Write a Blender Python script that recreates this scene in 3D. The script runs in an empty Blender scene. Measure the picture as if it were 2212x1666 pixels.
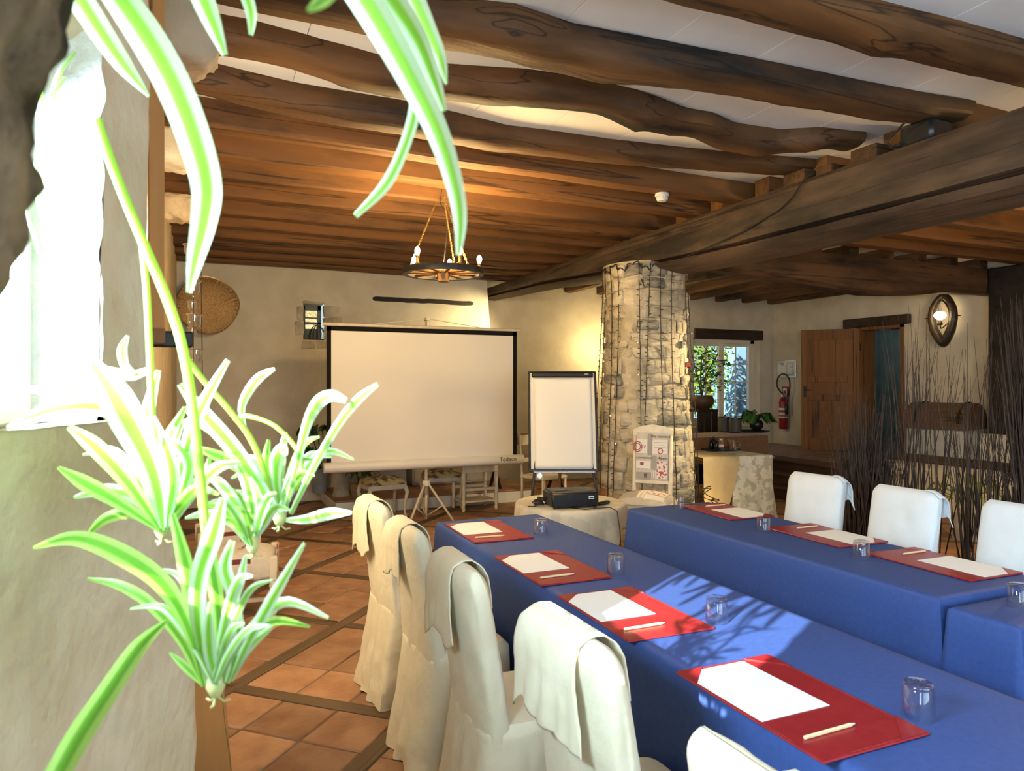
import bpy, bmesh, math, random
from mathutils import Vector, Matrix, noise, Euler
random.seed(7)
SC = bpy.context.scene; COL = SC.collection
PI = math.pi
# ---------------------------------------------------------------- camera, sky, sun, window daylight, added fill, exposure
FOC, YAW, EYE = 1540.0, math.radians(23.7), 1.526
SY, CY_ = math.sin(YAW), math.cos(YAW)
cam = bpy.data.cameras.new('camera'); camo = bpy.data.objects.new('camera', cam); COL.objects.link(camo)
camo.location = (0, 0, EYE); camo.rotation_euler = (PI/2, 0, -YAW)
cam.sensor_width = 36; cam.lens = FOC/2212*36; cam.shift_y = -3/2212; cam.clip_start = .02
cam.dof.use_dof = True; cam.dof.focus_distance = 4.5; cam.dof.aperture_fstop = 8.0
SC.camera = camo
SC.view_settings.view_transform = 'Standard'; SC.view_settings.look = 'None'
SC.view_settings.gamma = 1; SC.view_settings.use_curve_mapping = False
SC.view_settings.exposure = 0.12
cy = SC.cycles
cy.use_denoising = True; cy.max_bounces = 8; cy.diffuse_bounces = 4; cy.transparent_max_bounces = 12
cy.caustics_reflective = False; cy.caustics_refractive = False; cy.sample_clamp_indirect = 6
W = bpy.data.worlds.new('sky'); SC.world = W; W.use_nodes = True
nt = W.node_tree; sky = nt.nodes.new('ShaderNodeTexSky'); sky.sky_type = 'NISHITA'; sky.sun_disc = False
sky.sun_elevation = math.radians(24); sky.sun_rotation = math.radians(235)
nt.links.new(sky.outputs[0], nt.nodes['Background'].inputs[0]); nt.nodes['Background'].inputs[1].default_value = .12
def light(name, kind, loc, power, col, rot=None, size=None, aim=None, **k):
    l = bpy.data.lights.new(name, kind); o = bpy.data.objects.new(name, l); COL.objects.link(o)
    o.location = loc; l.energy = power; l.color = col
    if aim is not None: rot = (Vector(aim)-Vector(loc)).to_track_quat('-Z', 'Y').to_euler()
    if rot is not None: o.rotation_euler = rot
    if kind == 'AREA' and size: l.shape = 'RECTANGLE'; l.size, l.size_y = size
    for a, v in k.items(): setattr(l, a, v)
    return o
SUN = Vector((.85, .51, -.44)).normalized()
s = light('sun', 'SUN', (-6, -4, 8), 30, (1, .95, .86), rot=SUN.to_track_quat('-Z', 'Y').to_euler(), angle=.009)
DAY = (.62, .82, 1.0)
light('rear_fill_light', 'AREA', (2.0, -2.75, 1.65), 105, DAY, aim=(2.0, 0, 1.65), size=(3.2, 1.5))  # fill added behind the camera; no window is known there
light('side_fill_light', 'AREA', (-.5, -1.7, 1.6), 120, DAY, aim=(1, -1.7, 1.6), size=(1.2, 1.3))  # added fill from the unseen left side behind the camera
light('near_window_daylight', 'AREA', (-.62, .86, 1.78), 215, DAY, aim=(1.4, 1.75, 1.0), size=(.75, .5))
light('curtain_fill_light', 'AREA', (-.2, 3.2, 1.75), 82, (1, .82, .55), aim=(2.2, 6.6, 1.35), size=(.85, 1.1))  # fill added inside the room before the curtain; wall behind is closed
# warm lamps assumed in the room; bare lights, no fixtures built
WARM = (1.0, .66, .30)
light('assumed_sconce_light', 'POINT', (5.9, 9.6, 2.1), 34, (1, .72, .30), shadow_soft_size=.06)  # sconce assumed behind the pillar from the yellow wall; no fixture built
light('assumed_chimney_spot', 'SPOT', (4.3, 8.9, 2.55), 170, (1, .78, .38), aim=(3.65, 9.6, 2.2), spot_size=1.5, spot_blend=1, shadow_soft_size=.05)  # spot assumed from the bright chimney patch; no fixture built
light('assumed_pillar_spot', 'SPOT', (5.35, 4.9, 2.2), 210, (1, .76, .40), aim=(4.15, 5.9, 1.2), spot_size=1.3, spot_blend=.8, shadow_soft_size=.05)  # spot assumed from the yellow-lit pillar side; no fixture built
light('assumed_basket_spot', 'SPOT', (.06, 9.22, 3.02), 16, (1, .80, .48), aim=(.22, 9.45, 1.4), spot_size=1.7, spot_blend=1, shadow_soft_size=.03)  # spot assumed from the long basket shadow; no fixture built
light('assumed_far_bay_light', 'POINT', (6.4, 2.6, 2.3), 115, WARM, shadow_soft_size=.15)  # unseen lamp assumed from the orange joists; bare point light, no fixture
light('assumed_table_light', 'POINT', (2.4, .2, 2.55), 14, (1, .75, .45), shadow_soft_size=.15)  # unseen lamp assumed over the near tables; bare point light, no fixture

# ---------------------------------------------------------------- helpers
def ray(px, py):
    a = (px-1106)/FOC; b = -(py-830)/FOC
    return Vector((a*CY_+SY, CY_-a*SY, b))
def at(px, py, X=None, Y=None, z=None, c=None):      # a point of the room seen in that direction
    d = ray(px, py)
    t = X/d.x if X is not None else Y/d.y if Y is not None else (z-EYE)/d.z if z is not None else c
    return Vector((d.x*t, d.y*t, EYE+d.z*t))
def rnd(a, b): return random.uniform(a, b)
def nz(p, s=1.0, seed=0): return noise.noise(Vector(p)*s+Vector((seed*7.3, seed*3.1, seed*1.7)))

class MB:
    def __init__(self): self.v = []; self.f = []; self.mi = []; self.m = 0; self.uv = {}
    def add(self, vs, fs):
        b = len(self.v); self.v += [Vector(p) for p in vs]
        for f in fs: self.f.append([i+b for i in f]); self.mi.append(self.m)
        return b
    def box(self, x0, x1, y0, y1, z0, z1, M=None):
        vs = [Vector((x, y, z)) for z in (z0, z1) for y in (y0, y1) for x in (x0, x1)]
        if M: vs = [M @ p for p in vs]
        self.add(vs, [(0,2,3,1),(4,5,7,6),(0,1,5,4),(2,6,7,3),(0,4,6,2),(1,3,7,5)]); return self
    def cbox(self, x0, x1, y0, y1, z0, z1, b=.005, M=None, jit=0):      # chamfered box
        c = Vector(((x0+x1)/2, (y0+y1)/2, (z0+z1)/2)); h = Vector((abs(x1-x0)/2, abs(y1-y0)/2, abs(z1-z0)/2))
        b = min(b, h.x*.9, h.y*.9, h.z*.9); idx = {}; vs = []
        for sx in (-1,1):
            for sy in (-1,1):
                for sz in (-1,1):
                    j = Vector((rnd(-jit,jit), rnd(-jit,jit), rnd(-jit,jit)))
                    for ax in range(3):
                        q = [h.x-b, h.y-b, h.z-b]; q[ax] += b
                        idx[(sx,sy,sz,ax)] = len(vs); vs.append(c+j+Vector((q[0]*sx, q[1]*sy, q[2]*sz)))
        fs = []
        for ax in range(3):
            o1, o2 = (ax+1)%3, (ax+2)%3
            for sg in (-1,1):
                cs = []
                for a, bb in ((-1,-1),(1,-1),(1,1),(-1,1)):
                    k = [0,0,0]; k[ax] = sg; k[o1] = a; k[o2] = bb; cs.append(idx[(*k,ax)])
                fs.append(cs if sg > 0 else cs[::-1])
            for a in (-1,1):
                for bb in (-1,1):
                    k0 = [0,0,0]; k0[o1] = a; k0[o2] = bb; k1 = list(k0); k0[ax] = -1; k1[ax] = 1
                    q = [idx[(*k0,o1)], idx[(*k1,o1)], idx[(*k1,o2)], idx[(*k0,o2)]]
                    fs.append(q if a*bb < 0 else q[::-1])
        for sx in (-1,1):
            for sy in (-1,1):
                for sz in (-1,1):
                    q = [idx[(sx,sy,sz,a)] for a in range(3)]
                    fs.append(q if sx*sy*sz > 0 else q[::-1])
        if M: vs = [M @ p for p in vs]
        self.add(vs, fs); return self
    def tube(self, pts, r, n=8, cap=True, flat=1.0):
        pts = [Vector(p) for p in pts]; rs = r if isinstance(r, (list, tuple)) else [r]*len(pts)
        up = Vector((0,0,1)); rings = []; prev = None
        for i, p in enumerate(pts):
            t = (pts[min(i+1, len(pts)-1)]-pts[max(i-1, 0)])
            if t.length < 1e-9: t = Vector((0,0,1))
            t.normalize()
            if prev is None:
                a = t.cross(up if abs(t.z) < .95 else Vector((1,0,0))).normalized()
            else:
                a = (prev - t*prev.dot(t)); a = a.normalized() if a.length > 1e-6 else t.orthogonal().normalized()
            prev = a; b = t.cross(a)
            rings.append([p+(a*math.cos(2*PI*k/n)+b*math.sin(2*PI*k/n)*flat)*rs[i] for k in range(n)])
        self.loft(rings, cap); return self
    def loft(self, rings, cap=True, closed=True):
        n = len(rings[0]); vs = [p for r in rings for p in r]; fs = []
        for i in range(len(rings)-1):
            for k in range(n if closed else n-1):
                k2 = (k+1) % n
                fs.append((i*n+k, i*n+k2, (i+1)*n+k2, (i+1)*n+k))
        if cap: fs.append(list(range(n))[::-1]); fs.append([(len(rings)-1)*n+k for k in range(n)])
        self.add(vs, fs); return self
    def lathe(self, prof, c=(0,0,0), n=20, cap=True, M=None):
        c = Vector(c)
        R = [[c+Vector((r*math.cos(2*PI*k/n), r*math.sin(2*PI*k/n), z)) for k in range(n)] for r, z in prof]
        if M: R = [[M @ p for p in q] for q in R]
        self.loft(R, cap); return self
    def grid(self, fn, nu, nv, closed=False):
        vs = [fn(i/nu, j/nv) for j in range(nv+1) for i in range(nu+1)]; fs = []
        for j in range(nv):
            for i in range(nu):
                a = j*(nu+1)+i; fs.append((a, a+1, a+nu+2, a+nu+1))
        self.add(vs, fs); return self
    def prism(self, out, d, M=None):        # outline in x,z extruded along y by d
        n = len(out); vs = [Vector((x, 0, z)) for x, z in out]+[Vector((x, d, z)) for x, z in out]
        if M: vs = [M @ p for p in vs]
        fs = [list(range(n)), list(range(n, 2*n))[::-1]]+[((k+1)%n, k, n+k, n+(k+1)%n) for k in range(n)]
        self.add(vs, fs); return self
    def sphere(self, c, r, n=10, sz=1.0):
        c = Vector(c); m = max(4, n//2)
        self.loft([[c+Vector((max(1e-4, math.sin(PI*i/m))*r*math.cos(2*PI*k/n), max(1e-4, math.sin(PI*i/m))*r*math.sin(2*PI*k/n), -math.cos(PI*i/m)*r*sz)) for k in range(n)] for i in range(m+1)])
        return self
def solid(me, th):                     # give an open sheet a thickness
    bm = bmesh.new(); bm.from_mesh(me); bmesh.ops.solidify(bm, geom=bm.faces[:], thickness=th); bm.to_mesh(me); bm.free()
def obj(name, mb, mats, parent=None, smooth=False, kind=None, th=0, uvf=None):
    me = bpy.data.meshes.new(name); me.from_pydata([tuple(p) for p in mb.v], [], mb.f)
    mats = mats if isinstance(mats, (list, tuple)) else [mats]
    for m in mats: me.materials.append(m)
    if len(mats) > 1: me.polygons.foreach_set('material_index', mb.mi)
    if th: solid(me, th)
    bm = bmesh.new(); bm.from_mesh(me); bmesh.ops.recalc_face_normals(bm, faces=bm.faces[:]) if not uvf else None
    bm.to_mesh(me); bm.free()
    if smooth:
        me.polygons.foreach_set('use_smooth', [True]*len(me.polygons))
        if smooth is not True: me.set_sharp_from_angle(angle=math.radians(smooth))
    o = bpy.data.objects.new(name, me); COL.objects.link(o)
    if parent: o.parent = parent
    if kind: o['kind'] = kind
    return o
def tag(o, label, cat, group=None):
    o['label'] = label; o['category'] = cat
    if group: o['group'] = group
    return o
def thing(name, label, cat, loc=(0,0,0), rz=0, group=None):
    o = bpy.data.objects.new(name, None); COL.objects.link(o); o.empty_display_size = .05
    o.location = loc; o.rotation_euler = (0, 0, rz)
    return tag(o, label, cat, group)
def struct(name, mb, m, parent=None, smooth=False):
    o = obj(name, mb, m, parent, smooth)
    if not parent: o['kind'] = 'structure'
    return o
def dup(root, loc, rz, label, group=None):
    r = root.copy(); COL.objects.link(r); r.location = loc; r.rotation_euler = (0, 0, rz); r['label'] = label
    if group: r['group'] = group
    for ch in [o for o in root.children]:
        c = ch.copy(); COL.objects.link(c); c.parent = r
        for g in list(ch.children):
            d = g.copy(); COL.objects.link(d); d.parent = c
    return r
def text(name, body, size, m, parent, loc, rot, ext=.0004, align='CENTER', shear=0):
    cu = bpy.data.curves.new(name, 'FONT'); cu.body = body; cu.size = size; cu.extrude = ext; cu.align_x = align; cu.align_y = 'CENTER'; cu.shear = shear
    cu.materials.append(m); f = bpy.data.objects.new(name, cu); COL.objects.link(f)
    me = bpy.data.meshes.new_from_object(f.evaluated_get(bpy.context.evaluated_depsgraph_get())); bpy.data.objects.remove(f); me.name = name
    if not me.materials: me.materials.append(m)
    o = bpy.data.objects.new(name, me); COL.objects.link(o); o.parent = parent
    o.location = loc; o.rotation_euler = rot; return o

# ---------------------------------------------------------------- materials
def _n(nt, t, **k):
    n = nt.nodes.new(t)
    for a, v in k.items(): setattr(n, a, v)
    return n
def M(name, col, col2=None, rough=.6, sc=8, st=(1,1,1), bump=0, bsc=None, metal=0, rvar=0, spec=.5, sheen=0, lo=.35, hi=.65, trans=0, detail=4, emit=0, coat=0):
    m = bpy.data.materials.new(name); m.use_nodes = True; t = m.node_tree; L = t.links; p = t.nodes['Principled BSDF']
    p.inputs['Roughness'].default_value = rough; p.inputs['Metallic'].default_value = metal
    p.inputs['Specular IOR Level'].default_value = spec
    if sheen: p.inputs['Sheen Weight'].default_value = sheen
    if coat: p.inputs['Coat Weight'].default_value = coat; p.inputs['Coat Roughness'].default_value = .15
    c1 = (*col, 1); src = None
    tc = _n(t, 'ShaderNodeTexCoord'); mp = _n(t, 'ShaderNodeMapping'); mp.inputs['Scale'].default_value = st
    oi = _n(t, 'ShaderNodeObjectInfo')
    if rvar:
        ad = _n(t, 'ShaderNodeVectorMath', operation='MULTIPLY_ADD'); cm = _n(t, 'ShaderNodeCombineXYZ')
        for i in range(3): L.new(oi.outputs['Random'], cm.inputs[i])
        ad.inputs[1].default_value = (40, 40, 40)
        L.new(cm.outputs[0], ad.inputs[0]); L.new(tc.outputs['Object'], ad.inputs[2]); L.new(ad.outputs[0], mp.inputs['Vector'])
    else: L.new(tc.outputs['Object'], mp.inputs['Vector'])
    ns = _n(t, 'ShaderNodeTexNoise'); ns.inputs['Scale'].default_value = sc; ns.inputs['Detail'].default_value = detail
    L.new(mp.outputs[0], ns.inputs['Vector'])
    if col2:
        rp = _n(t, 'ShaderNodeValToRGB'); rp.color_ramp.elements[0].position = lo; rp.color_ramp.elements[1].position = hi
        rp.color_ramp.elements[0].color = c1; rp.color_ramp.elements[1].color = (*col2, 1)
        L.new(ns.outputs['Fac'], rp.inputs[0]); src = rp.outputs[0]
    else:
        rg = _n(t, 'ShaderNodeRGB'); rg.outputs[0].default_value = c1; src = rg.outputs[0]
    if rvar:
        hs = _n(t, 'ShaderNodeHueSaturation'); mr = _n(t, 'ShaderNodeMapRange')
        mr.inputs['To Min'].default_value = 1-rvar; mr.inputs['To Max'].default_value = 1+rvar
        L.new(oi.outputs['Random'], mr.inputs[0]); L.new(mr.outputs[0], hs.inputs['Value']); L.new(src, hs.inputs['Color']); src = hs.outputs[0]
    L.new(src, p.inputs['Base Color'])
    if bump:
        b = _n(t, 'ShaderNodeBump'); b.inputs['Strength'].default_value = bump; b.inputs['Distance'].default_value = .02
        n2 = _n(t, 'ShaderNodeTexNoise'); n2.inputs['Scale'].default_value = bsc or sc*3; n2.inputs['Detail'].default_value = 5
        L.new(mp.outputs[0], n2.inputs['Vector']); L.new(n2.outputs['Fac'], b.inputs['Height']); L.new(b.outputs[0], p.inputs['Normal'])
    if emit: p.inputs['Emission Strength'].default_value = emit; p.inputs['Emission Color'].default_value = c1
    if trans:
        o = t.nodes['Material Output']; tr = _n(t, 'ShaderNodeBsdfTranslucent'); mx = _n(t, 'ShaderNodeMixShader'); mx.inputs[0].default_value = trans
        L.new(src, tr.inputs[0]); L.new(p.outputs[0], mx.inputs[1]); L.new(tr.outputs[0], mx.inputs[2]); L.new(mx.outputs[0], o.inputs[0])
    m['src'] = 1; return m
def wood(name, light_, mid, dark, axis='X', gs=14, burn=.5, rough=.65, bump=.5, rvar=.12, patch=1.3):
    """old timber: grain drawn out along one axis, cracks and broad dark stains"""
    m = bpy.data.materials.new(name); m.use_nodes = True; t = m.node_tree; L = t.links; p = t.nodes['Principled BSDF']
    st = {'X': (.06, 1, 1), 'Y': (1, .06, 1), 'Z': (1, 1, .06)}[axis]
    tc = _n(t, 'ShaderNodeTexCoord'); mp = _n(t, 'ShaderNodeMapping'); mp.inputs['Scale'].default_value = st
    oi = _n(t, 'ShaderNodeObjectInfo'); cm = _n(t, 'ShaderNodeCombineXYZ'); ad = _n(t, 'ShaderNodeVectorMath', operation='MULTIPLY_ADD')
    for i in range(3): L.new(oi.outputs['Random'], cm.inputs[i])
    ad.inputs[1].default_value = (31, 31, 31); L.new(cm.outputs[0], ad.inputs[0]); L.new(tc.outputs['Object'], ad.inputs[2]); L.new(ad.outputs[0], mp.inputs['Vector'])
    n1 = _n(t, 'ShaderNodeTexNoise'); n1.inputs['Scale'].default_value = gs; n1.inputs['Detail'].default_value = 6; n1.inputs['Distortion'].default_value = .15
    L.new(mp.outputs[0], n1.inputs['Vector'])
    r1 = _n(t, 'ShaderNodeValToRGB'); e = r1.color_ramp.elements; e[0].position = .2; e[0].color = (*mid, 1); e[1].position = .8; e[1].color = (*light_, 1)
    L.new(n1.outputs['Fac'], r1.inputs[0])
    mp2 = _n(t, 'ShaderNodeMapping'); mp2.inputs['Scale'].default_value = tuple(.25 if v < 1 else 1 for v in st); L.new(ad.outputs[0], mp2.inputs['Vector'])
    n2 = _n(t, 'ShaderNodeTexNoise'); n2.inputs['Scale'].default_value = patch*2.2; n2.inputs['Detail'].default_value = 5; n2.inputs['Roughness'].default_value = .62
    L.new(mp2.outputs[0], n2.inputs['Vector'])
    r2 = _n(t, 'ShaderNodeValToRGB'); e = r2.color_ramp.elements; e[0].position = burn-.06; e[0].color = (0,0,0,1); e[1].position = burn+.16; e[1].color = (1,1,1,1)
    L.new(n2.outputs['Fac'], r2.inputs[0])
    mx = _n(t, 'ShaderNodeMix', data_type='RGBA'); L.new(r2.outputs[0], mx.inputs[0]); L.new(r1.outputs[0], mx.inputs[6]); mx.inputs[7].default_value = (*dark, 1)
    # drying cracks
    mp3 = _n(t, 'ShaderNodeMapping'); mp3.inputs['Scale'].default_value = tuple(.03 if v < 1 else 1 for v in st); L.new(ad.outputs[0], mp3.inputs['Vector'])
    n3 = _n(t, 'ShaderNodeTexNoise'); n3.inputs['Scale'].default_value = 5.5; n3.inputs['Detail'].default_value = 3; L.new(mp3.outputs[0], n3.inputs['Vector'])
    ms = _n(t, 'ShaderNodeMath', operation='SUBTRACT'); ms.inputs[1].default_value = .5; L.new(n3.outputs['Fac'], ms.inputs[0])
    ab = _n(t, 'ShaderNodeMath', operation='ABSOLUTE'); L.new(ms.outputs[0], ab.inputs[0])
    r3 = _n(t, 'ShaderNodeValToRGB'); e = r3.color_ramp.elements; e[0].position = .0; e[0].color = (.25,.25,.25,1); e[1].position = .012; e[1].color = (1,1,1,1)
    L.new(ab.outputs[0], r3.inputs[0])
    m2 = _n(t, 'ShaderNodeMix', data_type='RGBA', blend_type='MULTIPLY'); m2.inputs[0].default_value = 1; L.new(mx.outputs[2], m2.inputs[6]); L.new(r3.outputs[0], m2.inputs[7])
    hs = _n(t, 'ShaderNodeHueSaturation'); mr = _n(t, 'ShaderNodeMapRange'); mr.inputs['To Min'].default_value = 1-rvar; mr.inputs['To Max'].default_value = 1+rvar
    L.new(oi.outputs['Random'], mr.inputs[0]); L.new(mr.outputs[0], hs.inputs['Value']); L.new(m2.outputs[2], hs.inputs['Color'])
    L.new(hs.outputs[0], p.inputs['Base Color']); p.inputs['Roughness'].default_value = rough; p.inputs['Specular IOR Level'].default_value = .35
    b = _n(t, 'ShaderNodeBump'); b.inputs['Strength'].default_value = bump; b.inputs['Distance'].default_value = .015
    L.new(n1.outputs['Fac'], b.inputs['Height']); L.new(b.outputs[0], p.inputs['Normal'])
    return m
def glassy(name, tint=(1,1,1), base=.06, edge=.55, rough=.02):
    """thin clear glass: lets light through, reflects more at grazing angles"""
    m = bpy.data.materials.new(name); m.use_nodes = True; t = m.node_tree; L = t.links; t.nodes.remove(t.nodes['Principled BSDF'])
    o = t.nodes['Material Output']; tr = _n(t, 'ShaderNodeBsdfTransparent'); tr.inputs[0].default_value = (*tint, 1)
    g = _n(t, 'ShaderNodeBsdfGlossy'); g.inputs['Roughness'].default_value = rough; lw = _n(t, 'ShaderNodeLayerWeight'); lw.inputs[0].default_value = .35
    mr = _n(t, 'ShaderNodeMapRange'); mr.inputs['To Min'].default_value = base; mr.inputs['To Max'].default_value = edge
    mx = _n(t, 'ShaderNodeMixShader'); L.new(lw.outputs['Facing'], mr.inputs[0]); L.new(mr.outputs[0], mx.inputs[0])
    L.new(tr.outputs[0], mx.inputs[1]); L.new(g.outputs[0], mx.inputs[2]); L.new(mx.outputs[0], o.inputs[0]); return m
def glow(name, col, s):
    m = bpy.data.materials.new(name); m.use_nodes = True; t = m.node_tree; p = t.nodes['Principled BSDF']
    p.inputs['Base Color'].default_value = (*col, 1); p.inputs['Emission Color'].default_value = (*col, 1); p.inputs['Emission Strength'].default_value = s; return m
PLASTER = M('plaster', (.60, .55, .45), (.69, .645, .54), rough=.9, sc=3, bump=.35, bsc=14, spec=.1)
PLASTER_L = M('plaster_pier', (.56, .455, .30), (.66, .56, .40), rough=.9, sc=6, bump=.6, bsc=22, spec=.1)
WHITEP = M('ceiling_board', (.70, .70, .71), (.78, .78, .79), rough=.85, sc=2, spec=.1)
JOIST = wood('joist_timber', (.185, .082, .025), (.115, .050, .016), (.030, .015, .008), 'X', burn=.565, gs=13, bump=.22)
JOISTD = wood('dark_joist_timber', (.115, .053, .019), (.065, .031, .012), (.014, .009, .007), 'X', burn=.50, gs=22)
JOISTY = wood('bay_joist_timber', (.22, .11, .045), (.10, .05, .022), (.02, .012, .008), 'Y', burn=.48)
GIRD = wood('girder_timber', (.135, .085, .050), (.066, .043, .029), (.018, .014, .011), 'Y', burn=.5, gs=18)
CROSS = wood('cross_beam_timber', (.14, .07, .03), (.06, .03, .015), (.012, .008, .006), 'X', burn=.47)
BLACKW = wood('black_oak', (.035, .025, .02), (.018, .013, .011), (.007, .006, .005), 'X', burn=.5)
LINTEL = wood('lintel_oak', (.07, .045, .03), (.035, .022, .016), (.012, .009, .007), 'X', burn=.5)
DOORW = wood('door_pine', (.27, .12, .038), (.18, .08, .026), (.08, .035, .013), 'Z', burn=.66, bump=.2)
SASHW = wood('sash_pine', (.50, .24, .07), (.36, .16, .045), (.2, .09, .03), 'Z', burn=.75, bump=.15)
PLANKW = wood('floor_board', (.15, .095, .05), (.10, .062, .032), (.045, .028, .016), 'X', burn=.58, bump=.3)
STEPW = wood('step_board', (.16, .085, .045), (.09, .045, .025), (.03, .018, .012), 'Y', burn=.52, bump=.3)
TILE = M('terracotta', (.27, .132, .068), (.39, .212, .115), rough=.5, sc=7, bump=.25, bsc=30, rvar=.28, spec=.4)
TILEB = M('platform_tile', (.20, .13, .12), (.27, .19, .17), rough=.35, sc=6, bump=.2, rvar=.15)
GROUT = M('grout', (.11, .08, .055), (.16, .12, .085), rough=.9, sc=20)
BLUE = M('blue_cloth', (.030, .066, .225), (.036, .077, .26), rough=.62, sc=60, bump=.12, bsc=500, spec=.30)
COVER = M('white_cover', (.70, .615, .43), (.75, .68, .50), rough=.9, sc=9, bump=.25, bsc=25, spec=.1, sheen=.1)
PAD = M('red_leather', (.26, .012, .018), (.30, .018, .022), rough=.30, sc=30, bump=.04, bsc=300)
PADE = M('red_leather_stitch', (.36, .05, .04), rough=.4)
PAPER = M('paper', (.86, .86, .84), rough=.8, spec=.2)
PENC = M('pencil_wood', (.80, .62, .36), (.72, .52, .28), rough=.5, sc=20)
GLASS = glassy('tumbler_glass', (.985, .99, .995), .03, .6)
PANE = glassy('window_pane', (.96, .99, 1), .03, .4)
WHITEM = M('white_enamel', (.76, .74, .68), rough=.35)
CREAMW = M('cream_paint', (.62, .55, .42), (.72, .65, .52), rough=.5, sc=12)
BLACKF = M('black_fabric', (.012, .012, .012), rough=.95, spec=.1)
BLACK = M('black_plastic', (.010, .010, .011), (.016, .016, .017), rough=.35, sc=30)
DGREY = M('grey_plastic', (.05, .05, .055), rough=.5)
CHROME = M('chrome', (.7, .7, .72), rough=.2, metal=1)
IRON = M('wrought_iron', (.022, .02, .019), (.04, .034, .03), rough=.5, sc=40, metal=.5)
BRASS = M('brass', (.45, .30, .10), rough=.35, metal=1)
SCREENM = M('screen_fabric', (.82, .79, .73), rough=.7, spec=.15)
# ================================================================ THE ROOM
def sstep(a, b, x):
    t = max(0, min(1, (x-a)/(b-a))); return t*t*(3-2*t)
XR, YF, YC, PZ = 9.7, 10.1, 9.6, .443        # right wall, far wall, chimney wall, platform height
BORDW = wood('border_oak', (.24, .15, .07), (.17, .105, .05), (.08, .05, .025), 'Y', burn=.66, gs=22, bump=.2)
# --- floor: mortar bed, terracotta tiles in squares framed by oak strips
mb = MB(); mb.box(-.45, XR+.1, -2.9, YF+.3, -.12, -.007); floor = struct('floor', mb, GROUT)
E1 = Vector((math.cos(math.radians(47.2)), math.sin(math.radians(47.2)), 0)); E2 = Vector((E1.y, -E1.x, 0)); P0 = Vector((.150, 3.86, 0))
tiles = []; strips = []
for i in range(-14, 15):
    for j in range(-14, 15):
        o = P0+E1*i*1.0+E2*j*1.0
        q = o+(E1+E2)*.5
        if not (-.9 < q.x < 8.4 and 1.0 < q.y < 10.2): continue
        strips.append((o+E1*.5, 1.0, 0)); strips.append((o+E2*.5, .912, 1))
        for k in range(3):
            for l in range(3):
                c = o+E1*(.043+.3047*(k+.5))+E2*(.043+.3047*(l+.5))
                if -.25 < c.x < 7.9 and 1.0 < c.y < 9.95: tiles.append(c)
def seen(p):
    c = p.y*CY_+p.x*SY
    if c < .3: return False
    u = FOC*(p.x*CY_-p.y*SY)/c; v = FOC*(EYE-p.z)/c
    hid = (1.12 < p.x < 3.2 and p.y < 4.6) or (p.x > 3 and p.y < 4.2)
    return -760 < u < 1110 and v < 850 and not hid
tiles.sort(key=lambda p: (not seen(p), p.x*p.x+p.y*p.y))
tm = MB(); tm.cbox(-.1475, .1475, -.1475, .1475, -.02, 0, .006)
tile0 = None; rest = MB(); RZ = math.atan2(E1.y, E1.x)
for n, c in enumerate(tiles):
    if n < 290 and seen(c):
        if tile0 is None: tile0 = o = obj('floor_tile', tm, TILE, floor, 40)
        else: o = tile0.copy(); COL.objects.link(o)
        o.location = (c.x, c.y, rnd(-.0018, .0008)); o.rotation_euler = (rnd(-.003, .003), rnd(-.003, .003), RZ+rnd(-.006, .006)+random.choice((0, PI/2)))
    else:
        rest.cbox(-.1475, .1475, -.1475, .1475, -.02, rnd(-.0015, .0005), .006, M=Matrix.Translation(c) @ Matrix.Rotation(RZ, 4, 'Z'))
obj('floor_tile_field', rest, TILE, floor, 40, kind='stuff')
sm = [MB(), MB()]; sm[0].cbox(-.5, .5, -.041, .041, -.02, .001, .005); sm[1].cbox(-.456, .456, -.041, .041, -.02, .001, .005)
s0 = [None, None]
for c, ln, k in strips:
    if not (-.6 < c.x < 8.2 and 1.0 < c.y < 10): continue
    if s0[k] is None: s0[k] = o = obj('floor_strip', sm[k], PLANKW, floor, 40)
    else: o = s0[k].copy(); COL.objects.link(o)
    o.location = (c.x, c.y, rnd(-.001, .001)); o.rotation_euler = (0, 0, RZ if k == 0 else RZ-PI/2)
mb = MB(); mb.cbox(-.24, .118, 1.75, 4.6, -.02, .006, .006); obj('border_board', mb, BORDW, floor)
# --- ceiling: white boards
mb = MB(); mb.box(-.45, XR+.1, -2.9, YF+.3, 3.212, 3.35); ceiling = struct('ceiling', mb, WHITEP)
x = 1.55-.536*4; p0 = None
while x < XR:
    for y in (-2.9, .9, 4.7, 8.5):
        pm = MB(); pm.cbox(0, .532, 0, min(3.796, YF-y), 0, .014, .002)
        if p0 is None or y == 8.5: o = obj('ceiling_board', pm, WHITEP, ceiling); p0 = p0 or o
        else: o = p0.copy(); COL.objects.link(o)
        o.location = (x, y, 3.2+rnd(0, .001))
    x += .536
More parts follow.
